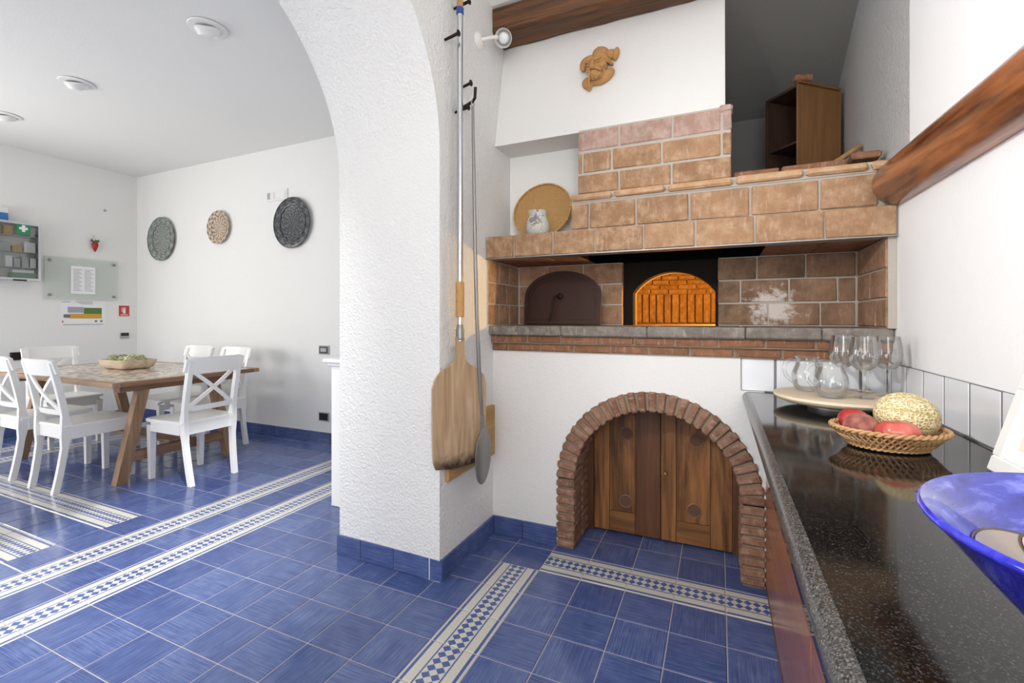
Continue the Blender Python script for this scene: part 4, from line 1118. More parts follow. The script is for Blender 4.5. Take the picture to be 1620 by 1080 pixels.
MB().tube([mp(-.044, .066, -.010), mp(-.045, .066, -.036), mp(-.046, .056, -.066), mp(-.046, .036, -.096)], [.0045, .0045, .005, .006], 8).build('pipe', 'terracotta', mk, smooth=True)
MB().tube([(.005, .01, .110), (.005, -.010, .118), (.005, -.012, .126)], .003, 6).build('hanging_hook', 'steel', mk)

# wall spotlight beside the beam
sp = thing('wall_spotlight', 'white enamelled swivel wall spotlight beside the dark beam', 'spotlight', (XK+.001, .285, 2.625))
RX = Matrix.Rotation(PI/2, 4, 'Y')
MB().lathe([(.0001, .026), (.018, .025), (.030, .019), (.040, .010), (.043, .0), (.0001, 0)], 32, RX).build('wall_plate', 'white_metal', sp, smooth=True)
MB().tube([(.02, 0, 0), (.045, .005, .004), (.07, .02, .012), (.088, .045, .022)], [.011, .008, .009, .011], 12).build('arm', 'white_metal', sp, smooth=True)
hd_c = Vector((.100, .100, .045)); aim = (Vector(CAM)-(Vector((XK, .285, 2.625))+hd_c)); aim = Vector((aim.x*.5, aim.y, aim.z*.95)).normalized()
q = Vector((0, 0, 1)).rotation_difference(aim).to_matrix().to_4x4(); HM = Matrix.Translation(hd_c) @ q
MB().lathe([(.0001, -.082), (.02, -.080), (.025, -.070), (.025, -.045), (.034, -.03), (.043, -.002), (.046, .012), (.0435, .012), (.040, -.002), (.031, -.028), (.0001, -.035)], 32, HM).build('shade', 'white_metal', sp, smooth=True, sharp=50)
MB().sphere((0, 0, -.003), .029, 20, 14, (1, 1, .9), None, HM).build('bulb', 'bulb', sp, smooth=True)

# ------------------------------------------------------------------ oven tools on the side wall
PX, PY = -.118, .014
pl_ = thing('pizza_peel', 'long wooden pizza peel with aluminium pole hanging on the side wall', 'pizza peel', (PX, PY, 0))
th = math.radians(24)
BM = Matrix.Rotation(-th, 4, 'Z')          # local X of the blade is along +Y turned towards the room
def bl(u, z, w=0): return (math.sin(th)*u+math.cos(th)*w, math.cos(th)*u-math.sin(th)*w, z)
out = []
hw_ = .150; zt, zb = .985, .50
side = [(.022, 1.095), (.022, 1.02), (.032, .985), (.06, .965), (.105, .945), (.135, .915), (.149, .87), (.150, .80), (.150, .70), (.147, .60), (.143, .54), (.130, .512), (.10, .505), (.05, .500)]
prof = side+[(-u, z+.004*(i % 2)) for i, (u, z) in enumerate(side[::-1])]
n = len(prof)
vs = [bl(u, z, -.006) for u, z in prof]+[bl(u, z, .006) for u, z in prof]
fs = [tuple(range(n)), tuple(range(2*n-1, n-1, -1))]+[(i, i+n, (i+1) % n+n, (i+1) % n) for i in range(n)]
def peelmat():
    k = NT('scorched_peel_wood'); v = k.coord('Object')
    n1 = k.noise(k.coord('Object', (26, 26, 2.2)), 1, 5, .6, 1.2)
    col = k.ramp(n1, [(.3, L(158, 128, 96)), (.7, L(200, 174, 142))])
    sp_ = k.n('SeparateXYZ', {0: v}); z = sp_.outputs[2]
    nn = k.math('MULTIPLY', k.noise(v, 30, 4), .09)
    f = k.math('SUBTRACT', k.math('ADD', .545, nn), z)
    col = k.mix(k.ramp(f, [(.02, (0, 0, 0)), (.085, (1, 1, 1))]), col, L(52, 40, 34))   # scorched tip
    k.set('Base Color', col); k.set('Roughness', .7)
    return k.m
M['peel_scorch'] = peelmat()
MB().add(vs, fs).build('blade', 'peel_scorch', pl_)
MB().tube([(0, 0, 1.08), (0, 0, 2.62)], .0135, 16).build('pole', 'chrome', pl_, smooth=True)
MB().lathe([(.0135, 1.085), (.019, 1.09), (.0195, 1.13), (.0145, 1.15), (.0135, 1.155)], 16).build('socket', 'steel', pl_, smooth=True)
m = MB(); pts = []
for k in range(30): pts += [(.0185, 1.192+.00533*k), (.0205, 1.1935+.00533*k), (.0185, 1.196+.00533*k)]
m.lathe([(.0136, 1.19)]+pts+[(.0136, 1.353)], 20).build('cane_grip', 'rattan', pl_, smooth=True, sharp=0)
MB().tube([(0, 0, 2.60), (.0, .0, 2.90)], .0145, 14).build('wooden_end', 'stick', pl_, smooth=True)
MB().lathe([(.0140, 2.585), (.0175, 2.588), (.0165, 2.60), (.018, 2.612), (.0145, 2.618)], 14).build('tie', 'blue_tie', pl_, smooth=True)
tp = thing('turning_peel', 'thin steel turning peel with small round head hanging from a hook', 'turning peel', (-.066, .06, 0))
MB().tube([(0, -.018, 2.16), (0, -.010, 1.9), (0, .004, 1.50), (0, .020, 1.2), (0, .040, .98), (.002, .066, .69)], [.006, .0075, .0085, .009, .0095, .010], 12).build('rod', 'steel', tp, smooth=True)
MB().tube([(0, -.019+.012*math.cos(2*PI*k/16), 2.176+.017*math.sin(2*PI*k/16)) for k in range(16)], .003, 6, closed=True).build('hanging_ring', 'steel', tp, smooth=True)
MB().lathe([(.0001, -.003), (.120, -.003), (.122, 0), (.120, .003), (.0001, .003)], 40, Matrix.Translation((.014, .060, .530)) @ Matrix.Rotation(.16, 4, 'Z') @ Matrix.Rotation(PI/2, 4, 'Y'), 1.08, .94).build('head', 'steel', tp, smooth=True, sharp=60)
MB().cbox(-.002, .012, .052, .080, .650, .72, .003).build('neck', 'steel', tp)
bd = MB().cbox(XK+.001, XK+.022, -.035, .442, .44, .71, .002).build('wall_board', 'board_wood', loc=(XK, .2, .57)); tag(bd, 'pine board fixed to the wall behind the oven peels', 'board')
def nail(y, z, ln, lab, tilt=0):
    t = thing('iron_nail', lab, 'nail', (XK+.0005, y, z), 0, 'iron nails holding the oven tools')
    MB().tube([(0, 0, 0), (ln, -.004+tilt, .01)], [.006, .0075], 8).build('shank', 'dark_iron', t, smooth=True)
    MB().lathe([(.0001, .006), (.010, .005), (.0155, 0), (.013, -.003), (.0001, -.004)], 12, Matrix.Translation((ln, -.004+tilt, .01)) @ Matrix.Rotation(PI/2, 4, 'Y')).build('head', 'dark_iron', t, smooth=True)
nail(-.035, 2.455, .075, 'iron nail on the left of the aluminium pole, below the blue tie')
nail(.045, 2.645, .085, 'topmost iron nail beside the wooden end of the pole')
nail(.115, 2.305, .055, 'iron nail right of the aluminium pole, just above the hook')
nail(.055, 2.16, .075, 'lowest iron nail, right of the aluminium pole below the hook')
hk = MB().tube([(XK, .105, 2.200), (XK+.05, .075, 2.192), (XK+.100, .046, 2.189), (XK+.118, .036, 2.198), (XK+.122, .034, 2.245)], .0072, 8).build('iron_hook', 'dark_iron', smooth=True); tag(hk, 'bent iron hook carrying the thin turning peel', 'hook')

# ------------------------------------------------------------------ dining table and chairs
TX0, TX1, TY0, TY1, TZ = -4.58, -2.735, -.10, .99, .745
tb = thing('dining_table', 'wooden trestle dining table with mosaic tiled top', 'table', ((TX0+TX1)/2, (TY0+TY1)/2, 0)); tcx, tcy = (TX0+TX1)/2, (TY0+TY1)/2
def tbox(nm, mat, x0, x1, y0, y1, z0, z1, b=.003): return MB().cbox(x0-tcx, x1-tcx, y0-tcy, y1-tcy, z0, z1, b).build(nm, mat, tb)
fw_ = .05
tbox('top_edge', 'table_wood_x', TX0, TX1, TY0, TY0+fw_, TZ-.032, TZ); tbox('top_edge', 'table_wood_x', TX0, TX1, TY1-fw_, TY1, TZ-.032, TZ)
tbox('top_edge', 'table_wood_y', TX0, TX0+fw_, TY0+fw_, TY1-fw_, TZ-.032, TZ); tbox('top_edge', 'table_wood_y', TX1-fw_, TX1, TY0+fw_, TY1-fw_, TZ-.032, TZ)
tbox('mosaic_top', 'mosaic', TX0+fw_, TX1-fw_, TY0+fw_, TY1-fw_, TZ-.03, TZ-.0005, .001)
def tleg(x, yf, yt):
    w = .036; vs = []
    for (y, z) in ((yf, .0), (yt, .655)):
        for sx, sy in ((-1, -1), (1, -1), (1, 1), (-1, 1)): vs.append((x+sx*w*.9-tcx, y+sy*w-tcy, z))
    MB().add(vs, [(3, 2, 1, 0), (4, 5, 6, 7), (0, 1, 5, 4), (1, 2, 6, 5), (2, 3, 7, 6), (3, 0, 4, 7)]).build('leg', 'table_wood', tb)
for x in (-2.93, -4.40):
    tleg(x, .035, .175); tleg(x, .845, .705)
    tbox('cross_beam', 'table_wood_y', x-.035, x+.035, .02, .87, .656, .712)
    tbox('stretcher', 'table_wood_y', x-.027, x+.027, .085, .80, .145, .215)
tbox('long_stretcher', 'table_wood_x', -4.40, -2.93, .36, .53, .216, .238)

def chair_mesh():
    P = {}
    def leg_front(sx):
        vs = []
        for z, w in ((0, .016), (.40, .022)):
            for a, b in ((-1, -1), (1, -1), (1, 1), (-1, 1)): vs.append((sx*(.178 if z else .176)+a*w, .195+b*w, z))
        return MB().add(vs, [(3, 2, 1, 0), (4, 5, 6, 7), (0, 1, 5, 4), (1, 2, 6, 5), (2, 3, 7, 6), (3, 0, 4, 7)])
    def rear_y(z):
        if z < .43: t = 1-z/.43; return -.190-.052*t**1.6
        t = (z-.43)/.48; return -.190-.085*t**1.35
    P['rear_y'] = rear_y
    def leg_rear(sx):
        vs = []; fs = []; zs = [0, .1, .2, .3, .38, .44, .52, .62, .72, .82, .885]
        for z in zs:
            w = .0165; d = .018+(.014 if .3 < z < .5 else 0)*.8; x = sx*(.160+.018*min(1, z/.43))
            for a, b in ((-1, -1), (1, -1), (1, 1), (-1, 1)): vs.append((x+a*w, rear_y(z)+b*d, z))
        for i in range(len(zs)-1):
            for k in range(4): l = (k+1) % 4; fs.append((i*4+k, i*4+l, (i+1)*4+l, (i+1)*4+k))
        fs += [(3, 2, 1, 0), tuple(4*(len(zs)-1)+k for k in range(4))]
        return MB().add(vs, fs)
    seat = MB(); n = 12; poly = [(-.20, -.205), (.20, -.205), (.215, .10), (.214, .19), (.205, .215), (.18, .226), (0, .232), (-.18, .226), (-.205, .215), (-.214, .19), (-.215, .10)]
    k = len(poly)
    vs = [(x, y, .430) for x, y in poly]+[(x, y, .446) for x, y in poly]+[(x*.975, y*.975, .451) for x, y in poly]
    fs = [tuple(range(k))[::-1], tuple(range(2*k, 3*k))]
    for i in range(k): j = (i+1) % k; fs += [(i, j, k+j, k+i), (k+i, k+j, 2*k+j, 2*k+i)]
    seat.add(vs, fs)
    apron = MB(); apron.box(-.158, .158, .185, .205, .355, .429); apron.box(-.165, .165, -.20, -.18, .355, .429)
    for sx in (-1, 1): apron.box(sx*.186-.010, sx*.186+.010, -.165, .172, .355, .429)
    def curved_rail(z0, z1, thick, half, bow, y_of=None):
        mb = MB(); n = 10; vs = []; fs = []
        for i in range(n+1):
            t = -1+2*i/n; x = half*t
            for (z) in (z0, z1):
                r = .014 if abs(t) > .95 else 0
                zz = z+(r if z == z0 else -r)
                y = rear_y(z)-bow*(1-t*t)+.006
                vs += [(x, y-thick/2, zz), (x, y+thick/2, zz)]
        for i in range(n):
            a, b = 4*i, 4*(i+1)
            fs += [(a, b, b+2, a+2), (a+1, a+3, b+3, b+1), (a+2, b+2, b+3, a+3), (a, a+1, b+1, b)]
        fs += [(0, 2, 3, 1), (4*n, 4*n+1, 4*n+3, 4*n+2)]
        return mb.add(vs, fs)
    top = curved_rail(.795, .908, .022, .212, .026)
    low = curved_rail(.520, .556, .018, .165, .012)
    def slat(sg):
        mb = MB(); n = 8; vs = []; fs = []
        for i in range(n+1):
            t = i/n; x = sg*(-.158+.316*t); z = .545+.265*t; y = rear_y(z)-.022*math.sin(PI*t)+.004+(.006*sg)
            for a, b in ((-1, -1), (1, -1), (1, 1), (-1, 1)): vs.append((x+a*.009*sg*.75, y+b*.006, z-a*.011))
        for i in range(n):
            for k in range(4): l = (k+1) % 4; fs.append((i*4+k, i*4+l, (i+1)*4+l, (i+1)*4+k))
        fs += [(3, 2, 1, 0), tuple(4*n+k for k in range(4))]
        return mb.add(vs, fs)
    return [('seat', seat), ('apron', apron), ('leg', leg_front(-1)), ('leg', leg_front(1)), ('leg', leg_rear(-1)), ('leg', leg_rear(1)),
            ('top_rail', top), ('lower_rail', low), ('cross_slat', slat(1)), ('cross_slat', slat(-1))]
proto = empty('dining_chair'); parts = [mb.build(nm, 'white_paint', proto, smooth=(nm in ('leg', 'top_rail', 'lower_rail', 'cross_slat')), sharp=35) for nm, mb in chair_mesh()]
spots = [(-2.665, .380, PI/2, 'white cross-back chair at the right end of the table, back towards the arch'),
         (-3.280, .000, 0, 'white cross-back chair on the near side of the table, the right one'),
         (-3.905, .005, 0, 'white cross-back chair on the near side of the table, cut by the photo edge'),
         (-3.250, .880, PI, 'white cross-back chair on the wall side of the table, the right one'),
         (-3.800, .875, PI, 'white cross-back chair on the wall side of the table, the left one'),
         (-4.720, .455, -PI/2, 'white cross-back chair at the far left end of the table')]
for n, (x, y, rz, lab) in enumerate(spots):
    if n == 0: o = proto
    else:
        o = proto.copy(); COL.objects.link(o)
        for p in parts: c = p.copy(); COL.objects.link(c); c.parent = o
    o.location = (x, y, 0); o.rotation_euler = (0, 0, rz); tag(o, lab, 'chair', 'white chairs around the dining table')

# wooden bowl with artichokes
wb = thing('wooden_bowl', 'rectangular carved wooden bowl of artichokes on the dining table', 'bowl', (-3.775, .505, TZ))
m = MB(); vs = []; fs = []
def rrect(hx, hy, z, n=6, r=.05):
    pts = []
    r = min(r, hx*.8, hy*.8)
    for cx, cy, a0 in ((hx-r, hy-r, 0), (-hx+r, hy-r, PI/2), (-hx+r, -hy+r, PI), (hx-r, -hy+r, 1.5*PI)):
        for k in range(n+1): a = a0+PI/2*k/n; pts.append((cx+r*math.cos(a), cy+r*math.sin(a), z))
    return pts
rings = [rrect(.165, .095, 0), rrect(.190, .118, .012), rrect(.205, .130, .04), rrect(.214, .137, .080), rrect(.200, .124, .080), rrect(.188, .112, .04), rrect(.16, .09, .016)]
nn = len(rings[0])
for r in rings: vs += r
for i in range(len(rings)-1):
    for k in range(nn): l = (k+1) % nn; fs.append((i*nn+k, i*nn+l, (i+1)*nn+l, (i+1)*nn+k))
fs += [tuple(range(nn))[::-1], tuple(6*nn+k for k in range(nn))]
m.add(vs, fs).build('body', 'bowl_wood', wb, smooth=True, sharp=50)
def artichoke_mesh():
    mb = MB(); mb.sphere((0, 0, 0), .030, 14, 10, (1, 1, 1.05))
    for row in range(6):
        ph = 2.35-row*.36; cnt = int(5+7*math.sin(min(ph, PI/2)))
        for k in range(cnt):
            a = 2*PI*(k+.5*(row % 2))/cnt; r0 = .034
            up = Matrix.Rotation(a, 4, 'Z') @ Matrix.Rotation(ph-PI/2, 4, 'Y')
            q = [(r0-.006, -.013, -.012), (r0+.002, 0, -.016), (r0-.006, .013, -.012), (r0-.001, -.012, .006), (r0+.006, 0, .006), (r0-.001, .012, .006), (r0+.004, 0, .024)]
            mb.add(q, [(0, 1, 4, 3), (1, 2, 5, 4), (3, 4, 6), (4, 5, 6)], up)
    return mb
am = artichoke_mesh()
art0 = None
for n, (x, y, z, s, lab) in enumerate(((-3.885, .455, .072, 1.15, 'green artichoke at the left end of the wooden bowl'), (-3.775, .47, .074, 1.2, 'green artichoke in the middle of the wooden bowl'),
                                       (-3.67, .465, .070, 1.18, 'green artichoke at the right end of the wooden bowl'), (-3.82, .56, .074, 1.1, 'green artichoke at the back of the wooden bowl, left'), (-3.71, .565, .074, 1.1, 'green artichoke at the back of the wooden bowl, right'))):
    if art0 is None: art0 = am.build('artichoke', 'artichoke', smooth=True, sharp=25); o = art0
    else: o = art0.copy(); COL.objects.link(o)
    o.location = (x, y, TZ+z); o.scale = (s, s, s); o.rotation_euler = (1.0+.5*n, .3*n, 1.3*n); tag(o, lab, 'artichoke', 'artichokes in the wooden bowl')

# white sideboard behind the pier
sd = thing('sideboard', 'slim white sideboard behind the arch pier', 'sideboard', (0, 0, 0))
MB().cbox(-1.305, -.785, .33, 1.30, .905, .93, .006).build('top', 'white_paint', sd)
MB().cbox(-1.285, -.79, .352, 1.28, .880, .905, .008).build('cornice', 'white_paint', sd)
for x, y in ((-1.225, .395), (-.825, .395), (-1.225, 1.235), (-.825, 1.235)): MB().cbox(x-.038, x+.038, y-.03, y+.03, .0005, .88, .004).build('leg', 'white_paint', sd)
MB().cbox(-1.187, -.863, .385, .405, .115, .88, .003).build('side_panel', 'white_paint', sd)
MB().cbox(-1.187, -.863, 1.225, 1.245, .115, .88, .003).build('side_panel', 'white_paint', sd)
MB().cbox(-1.245, -1.225, .426, 1.204, .115, .88, .003).build('front_panel', 'white_paint', sd)

# ------------------------------------------------------------------ dining room walls
def plate(name, x, z, r, mat, lab):
    t = thing(name, lab, 'plate', (x, YB-.003, z))
    RM = Matrix.Rotation(PI/2, 4, 'X')
    o = MB().lathe([(.0001, 0), (r*.6, .0), (r*.97, .022), (r, .028), (r*.985, .031), (r*.72, .018), (r*.66, .012), (.0001, .010)], 56).build('dish', mat, t, smooth=True, sharp=0)
    o.rotation_euler = (PI/2, 0, 0)
    k = MB().tube([(r*.985*math.cos(2*PI*q/56), r*.985*math.sin(2*PI*q/56), .030) for q in range(56)], r*.018, 6, closed=True).build('rim', mat, t, smooth=True); k.rotation_euler = (PI/2, 0, 0)
    k = MB().tube([(r*.70*math.cos(2*PI*q/56), r*.70*math.sin(2*PI*q/56), .019) for q in range(56)], r*.014, 6, closed=True).build('inner_ring', mat, t, smooth=True); k.rotation_euler = (PI/2, 0, 0)
plate('wall_plate', -4.985, 2.11, .255, 'plate_green', 'large green-grey engraved wall plate nearest the room corner')
plate('wall_plate', -3.960, 2.165, .180, 'plate_paint', 'small painted beige plate with a face pattern between two dark plates')
plate('wall_plate', -2.855, 2.122, .250, 'plate_dark', 'large charcoal engraved wall plate beside the arch')
def plateframe(name, lab, cat, wallaxis, c, w, h, parts_):
    """flat fitting on the back ('y') or left ('x') wall"""
    t = thing(name, lab, cat, c, 0 if wallaxis == 'y' else PI/2)
    for nm, mat, x0, x1, z0, z1, d0, d1 in parts_: MB().cbox(x0, x1, -d1, -d0, z0, z1, .0015).build(nm, mat, t)
    return t
plateframe('wall_vent', 'white rectangular wall vent above the charcoal plate', 'vent', 'y', (-3.088, YB-.001, 2.42), .3, .1,
           [('frame', 'white_plastic', -.15, .15, -.055, .055, 0, .012), ('slot', 'grey_plastic', -.13, -.09, -.032, .032, .0121, .014), ('cover', 'white_plastic', -.085, -.03, -.034, .034, .0121, .018), ('cover', 'white_plastic', -.025, .13, -.034, .034, .0121, .016)])
for z, lab in ((.882, 'upper dark-framed wall socket beside the sideboard'), (.248, 'lower dark-framed wall socket above the skirting')):
    plateframe('wall_socket', lab, 'socket', 'y', (-2.455, YB-.001, z), .13, .085,
               [('frame', 'grey_plastic', -.064, .064, -.042, .042, 0, .010), ('insert', 'black', -.054, .054, -.033, .033, .0101, .013), ('button', 'grey_plastic' if z > .5 else 'black', -.036, .036, -.018, .018, .0131, .016)])
plateframe('light_switch', 'small dark wall switch under the red sign', 'switch', 'x', (XL+.001, 1.325, .975), .1, .08,
           [('frame', 'grey_plastic', -.045, .045, -.035, .035, 0, .010), ('insert', 'black', -.040, .040, -.002, .033, .0101, .014)])
plateframe('wall_outlet', 'dark wall outlet behind the chair at the left edge', 'socket', 'x', (XL+.001, .40, .80), .1, .08,
           [('frame', 'black', -.055, .055, -.04, .04, 0, .012), ('insert', 'dark_iron', -.04, .04, -.028, .028, .0121, .016)])

# ceiling spots
for (x, y, lab) in ((-1.785, -.075, 'white recessed ceiling spotlight nearest the arch'), (-3.300, -.05, 'white recessed ceiling spotlight, middle of the row'), (-4.54, -.01, 'white recessed ceiling spotlight nearest the left wall')):
    t = thing('recessed_spotlight', lab, 'ceiling light', (x, y, ZC), 0, 'recessed ceiling spotlights')
    MB().lathe([(.062, -.001), (.098, -.001), (.104, -.004), (.100, -.009), (.075, -.013), (.062, -.010)], 36).build('trim_ring', 'white_plastic', t, smooth=True)
    o = MB().lathe([(.045, -.045), (.052, -.046), (.070, -.012), (.066, .0), (.050, -.005), (.040, -.038)], 32).build('gimbal', 'white_plastic', t, smooth=True); o.rotation_euler = (.28, .22, 0)
    o = MB().lathe([(.0001, -.020), (.0445, -.021), (.0445, -.012), (.0001, -.011)], 24).build('recess', 'black', t); o.rotation_euler = (.28, .22, 0)
    o = MB().lathe([(.0001, -.052), (.02, -.050), (.034, -.042), (.036, -.022), (.0001, -.0215)], 24).build('bulb', 'bulb', t, smooth=True); o.rotation_euler = (.28, .22, 0)

# left wall notices (local frame: X along -Y of the room seen from inside becomes +Y)
def onleft(o, y, z): o.location = (XL+.001, y, z); o.rotation_euler = (0, 0, PI/2)
def lw(name, lab, cat, y, z):
    t = thing(name, lab, cat, (XL+.001, y, z), PI/2); return t
def sheet(t, nm, mat, x0, x1, z0, z1, d0, d1): return MB().box(x0, x1, -d1, -d0, z0, z1).build(nm, mat, t)
# glass notice board
t = lw('glass_noticeboard', 'pale green glass noticeboard on four steel studs', 'noticeboard', .925, 1.617)
sheet(t, 'glass_panel', 'board_glass', -.325, .325, -.225, .225, .018, .026)
for sx in (-1, 1):
    for sz in (-1, 1):
        o = MB().lathe([(.0001, .034), (.013, .034), (.015, .031), (.015, 0), (.0001, 0)], 16, Matrix.Translation((sx*.285, 0, sz*.185)) @ Matrix.Rotation(PI/2, 4, 'X')).build('stud', 'steel', t, smooth=True)
t = lw('printed_notice', 'white printed notice in a plastic sleeve on the glass board', 'notice', .922, 1.605)
sheet(t, 'sheet', 'paper', -.108, .108, -.153, .153, .0265, .0285)
for c in (-1, 1):
    for k in range(16): sheet(t, 'text_line', 'ink', c*.05-.038, c*.05+.038-.012*((k*5) % 3), .118-.0155*k-.004, .118-.0155*k, .0286, .0291)
t = lw('floor_plan_poster', 'white evacuation plan poster with green and orange areas', 'poster', .937, 1.238)
sheet(t, 'sheet', 'paper', -.203, .203, -.142, .142, .0005, .0025)
sheet(t, 'plan_area', 'map_green', -.0, .165, -.02, .062, .0026, .0030); sheet(t, 'plan_area', 'map_orange', -.125, .165, -.058, -.005, .0030, .0034)
sheet(t, 'plan_area', 'map_grey', -.14, -.002, .005, .070, .0026, .0029); sheet(t, 'plan_area', 'ink', -.175, -.120, -.05, -.012, .0032, .0036)
for k in range(3): sheet(t, 'text_line', 'ink', -.07+.02*k, .08, .126-.012*k, .130-.012*k, .0026, .0031)
sheet(t, 'text_line', 'ink', -.19, -.12, .120, .125, .0026, .0031); sheet(t, 'text_line', 'ink', -.18, .18, -.128, -.122, .0026, .0031); sheet(t, 'text_line', 'red_ink', -.19, -.175, -.10, -.085, .0026, .0031)
for x in (.10, .15): sheet(t, 'symbol', 'ink', x, x+.022, -.10, -.078, .0026, .0031)
t = lw('fire_extinguisher_sign', 'small red sign with a white fire extinguisher symbol', 'sign', 1.322, 1.270)
sheet(t, 'panel', 'red_ink', -.052, .052, -.062, .062, .0005, .004)
m = MB().cbox(-.013, .013, -.0055, -.0042, -.030, .020, .0005); m.cbox(-.007, .007, -.0055, -.0042, .020, .038, .0005); m.cbox(.003, .020, -.0055, -.0042, .030, .038, .0005); m.cbox(-.026, -.020, -.0055, -.0042, -.012, .034, .0005); m.cbox(-.026, -.005, -.0055, -.0042, .030, .036, .0005)
m.build('symbol', 'white_ink', t); sheet(t, 'text_line', 'white_ink', -.038, .038, -.050, -.042, .0041, .005)
# wall charm
t = lw('wall_charm', 'small red ceramic hanging charm with green leaves', 'ornament', 1.028, 2.03)
MB().lathe([(.0001, -.10), (.010, -.085), (.026, -.045), (.033, -.015), (.026, .006), (.0001, .012)], 18, Matrix.Translation((0, -.028, 0)), 1, .7).build('body', 'chilli', t, smooth=True)
m = MB()
for k in range(7): a = -1.5+.5*k; m.sphere((0, 0, 0), .02, 8, 6, (.55, .35, 1.2), None, Matrix.Translation((.022*math.sin(a), -.028, .020+.014*math.cos(a))) @ Matrix.Rotation(a*.7, 4, 'Y'))
m.build('leaves', 'leaf', t, smooth=True)
m = MB(); m.sphere((-.012, -.036, .042), .012, 8, 6); m.sphere((.014, -.036, .048), .012, 8, 6); m.sphere((0, -.034, .062), .010, 8, 6); m.build('blossoms', 'art', t, smooth=True)
MB().tube([(0, -.02, .03), (0, -.004, .095), (0, 0, .10)], .002, 5).build('loop', 'steel', t)
t_ = MB().sphere((0, 0, 0), .016, 10, 8, (1, .3, 1)).build('wall_plug', 'grey_plastic', smooth=True); onleft(t_, 1.133, 2.428); tag(t_, 'small grey plug hole cover high on the left wall', 'wall plug')

# first aid cabinet
cy0, cy1, cz0, cz1, cdp2 = .08, .535, 1.563, 2.143, .11
fc = thing('first_aid_cabinet', 'glass-fronted first aid cabinet with shelves on the left wall', 'cabinet', (XL+.001, (cy0+cy1)/2, (cz0+cz1)/2), PI/2)
hw2, hh2 = (cy1-cy0)/2, (cz1-cz0)/2
MB().box(-hw2, hw2, -.006, 0, -hh2, hh2).build('back_panel', 'white_metal', fc)
for nm, b in (('side', (-hw2, -hw2+.008, -cdp2, -.006, -hh2, hh2)), ('side', (hw2-.008, hw2, -cdp2, -.006, -hh2, hh2)), ('top', (-hw2, hw2, -cdp2, -.006, hh2-.008, hh2)), ('bottom', (-hw2, hw2, -cdp2, -.006, -hh2, -hh2+.008))):
    MB().box(*b).build(nm, 'grey_plastic', fc)
for z in (-.165, -.01, .15): MB().box(-hw2+.009, hw2-.009, -cdp2+.01, -.007, z, z+.006).build('shelf', 'grey_plastic', fc)
dd = MB()
for b in ((-hw2, hw2, hh2-.022, hh2), (-hw2, hw2, -hh2, -hh2+.022), (-hw2, -hw2+.02, -hh2+.022, hh2-.022), (hw2-.02, hw2, -hh2+.022, hh2-.022)): dd.box(b[0], b[1], -cdp2-.012, -cdp2-.001, b[2], b[3])
do = dd.build('door', 'chrome', fc)
MB().box(-hw2+.02, hw2-.02, -cdp2-.006, -cdp2-.004, -hh2+.022, hh2-.022).build('door_pane', 'pane', do)
MB().cbox(.02, .12, -cdp2-.018, -cdp2-.0125, -hh2-.008, -hh2+.008, .002).build('latch', 'black', do)
sg = MB().box(.045, .150, -cdp2-.0085, -cdp2-.0065, .165, .272).build('sign', 'green_ink', do)
m = MB().box(.085, .110, -cdp2-.0098, -cdp2-.0087, .195, .262); m.box(.066, .084, -cdp2-.0098, -cdp2-.0087, .217, .241); m.box(.111, .129, -cdp2-.0098, -cdp2-.0087, .217, .241); m.build('white_cross', 'white_ink', sg)
midy, midz = (cy0+cy1)/2, (cz0+cz1)/2
items = ((.03, .10, -.004, .055, 'yellow_pack', 'ochre carton on the upper shelf of the first aid cabinet'), (.115, .20, -.004, .10, 'white_pack', 'white carton on the upper shelf of the first aid cabinet'), (-.08, .015, -.004, .085, 'grey_pack', 'grey carton on the upper shelf of the first aid cabinet'),
         (-.02, .03, -.159, -.05, 'white_pack', 'narrow white carton on the middle shelf of the first aid cabinet'), (.04, .085, -.159, -.07, 'grey_pack', 'small grey carton on the middle shelf of the first aid cabinet'), (.10, .15, -.159, -.045, 'grey_pack', 'tall grey carton on the middle shelf of the first aid cabinet'), (.16, .205, -.159, -.06, 'white_pack', 'small white carton at the right of the middle shelf in the first aid cabinet'),
         (.02, .205, -.281, -.215, 'green_pack', 'long green carton at the bottom of the first aid cabinet'), (.03, .19, -.214, -.185, 'white_pack', 'flat white carton lying on the green one in the first aid cabinet'), (.155, .20, .157, .255, 'grey_pack', 'dark grey carton on the top shelf of the first aid cabinet'), (-.03, .035, .157, .25, 'yellow_pack', 'ochre carton beside the green cross in the first aid cabinet'))
for (a, b, z0, z1, mt, lab) in items:
    o = MB().cbox(-(b-a)/2, (b-a)/2, -.035, .035, 0, z1-z0, .002).build('medicine_carton', mt); o.location = (XL+.05, midy+(a+b)/2, midz+z0+.0005); o.rotation_euler = (0, 0, PI/2); tag(o, lab, 'carton')
pk = thing('medicine_box', 'blue and white box standing on top of the first aid cabinet', 'box', (XL+.055, .262, cz1+.0005), PI/2)
MB().cbox(-.045, .045, -.035, .035, 0, .075, .002).build('lower_half', 'blue_pack', pk); MB().cbox(-.045, .045, -.035, .035, .0755, .13, .002).build('upper_half', 'white_pack', pk)

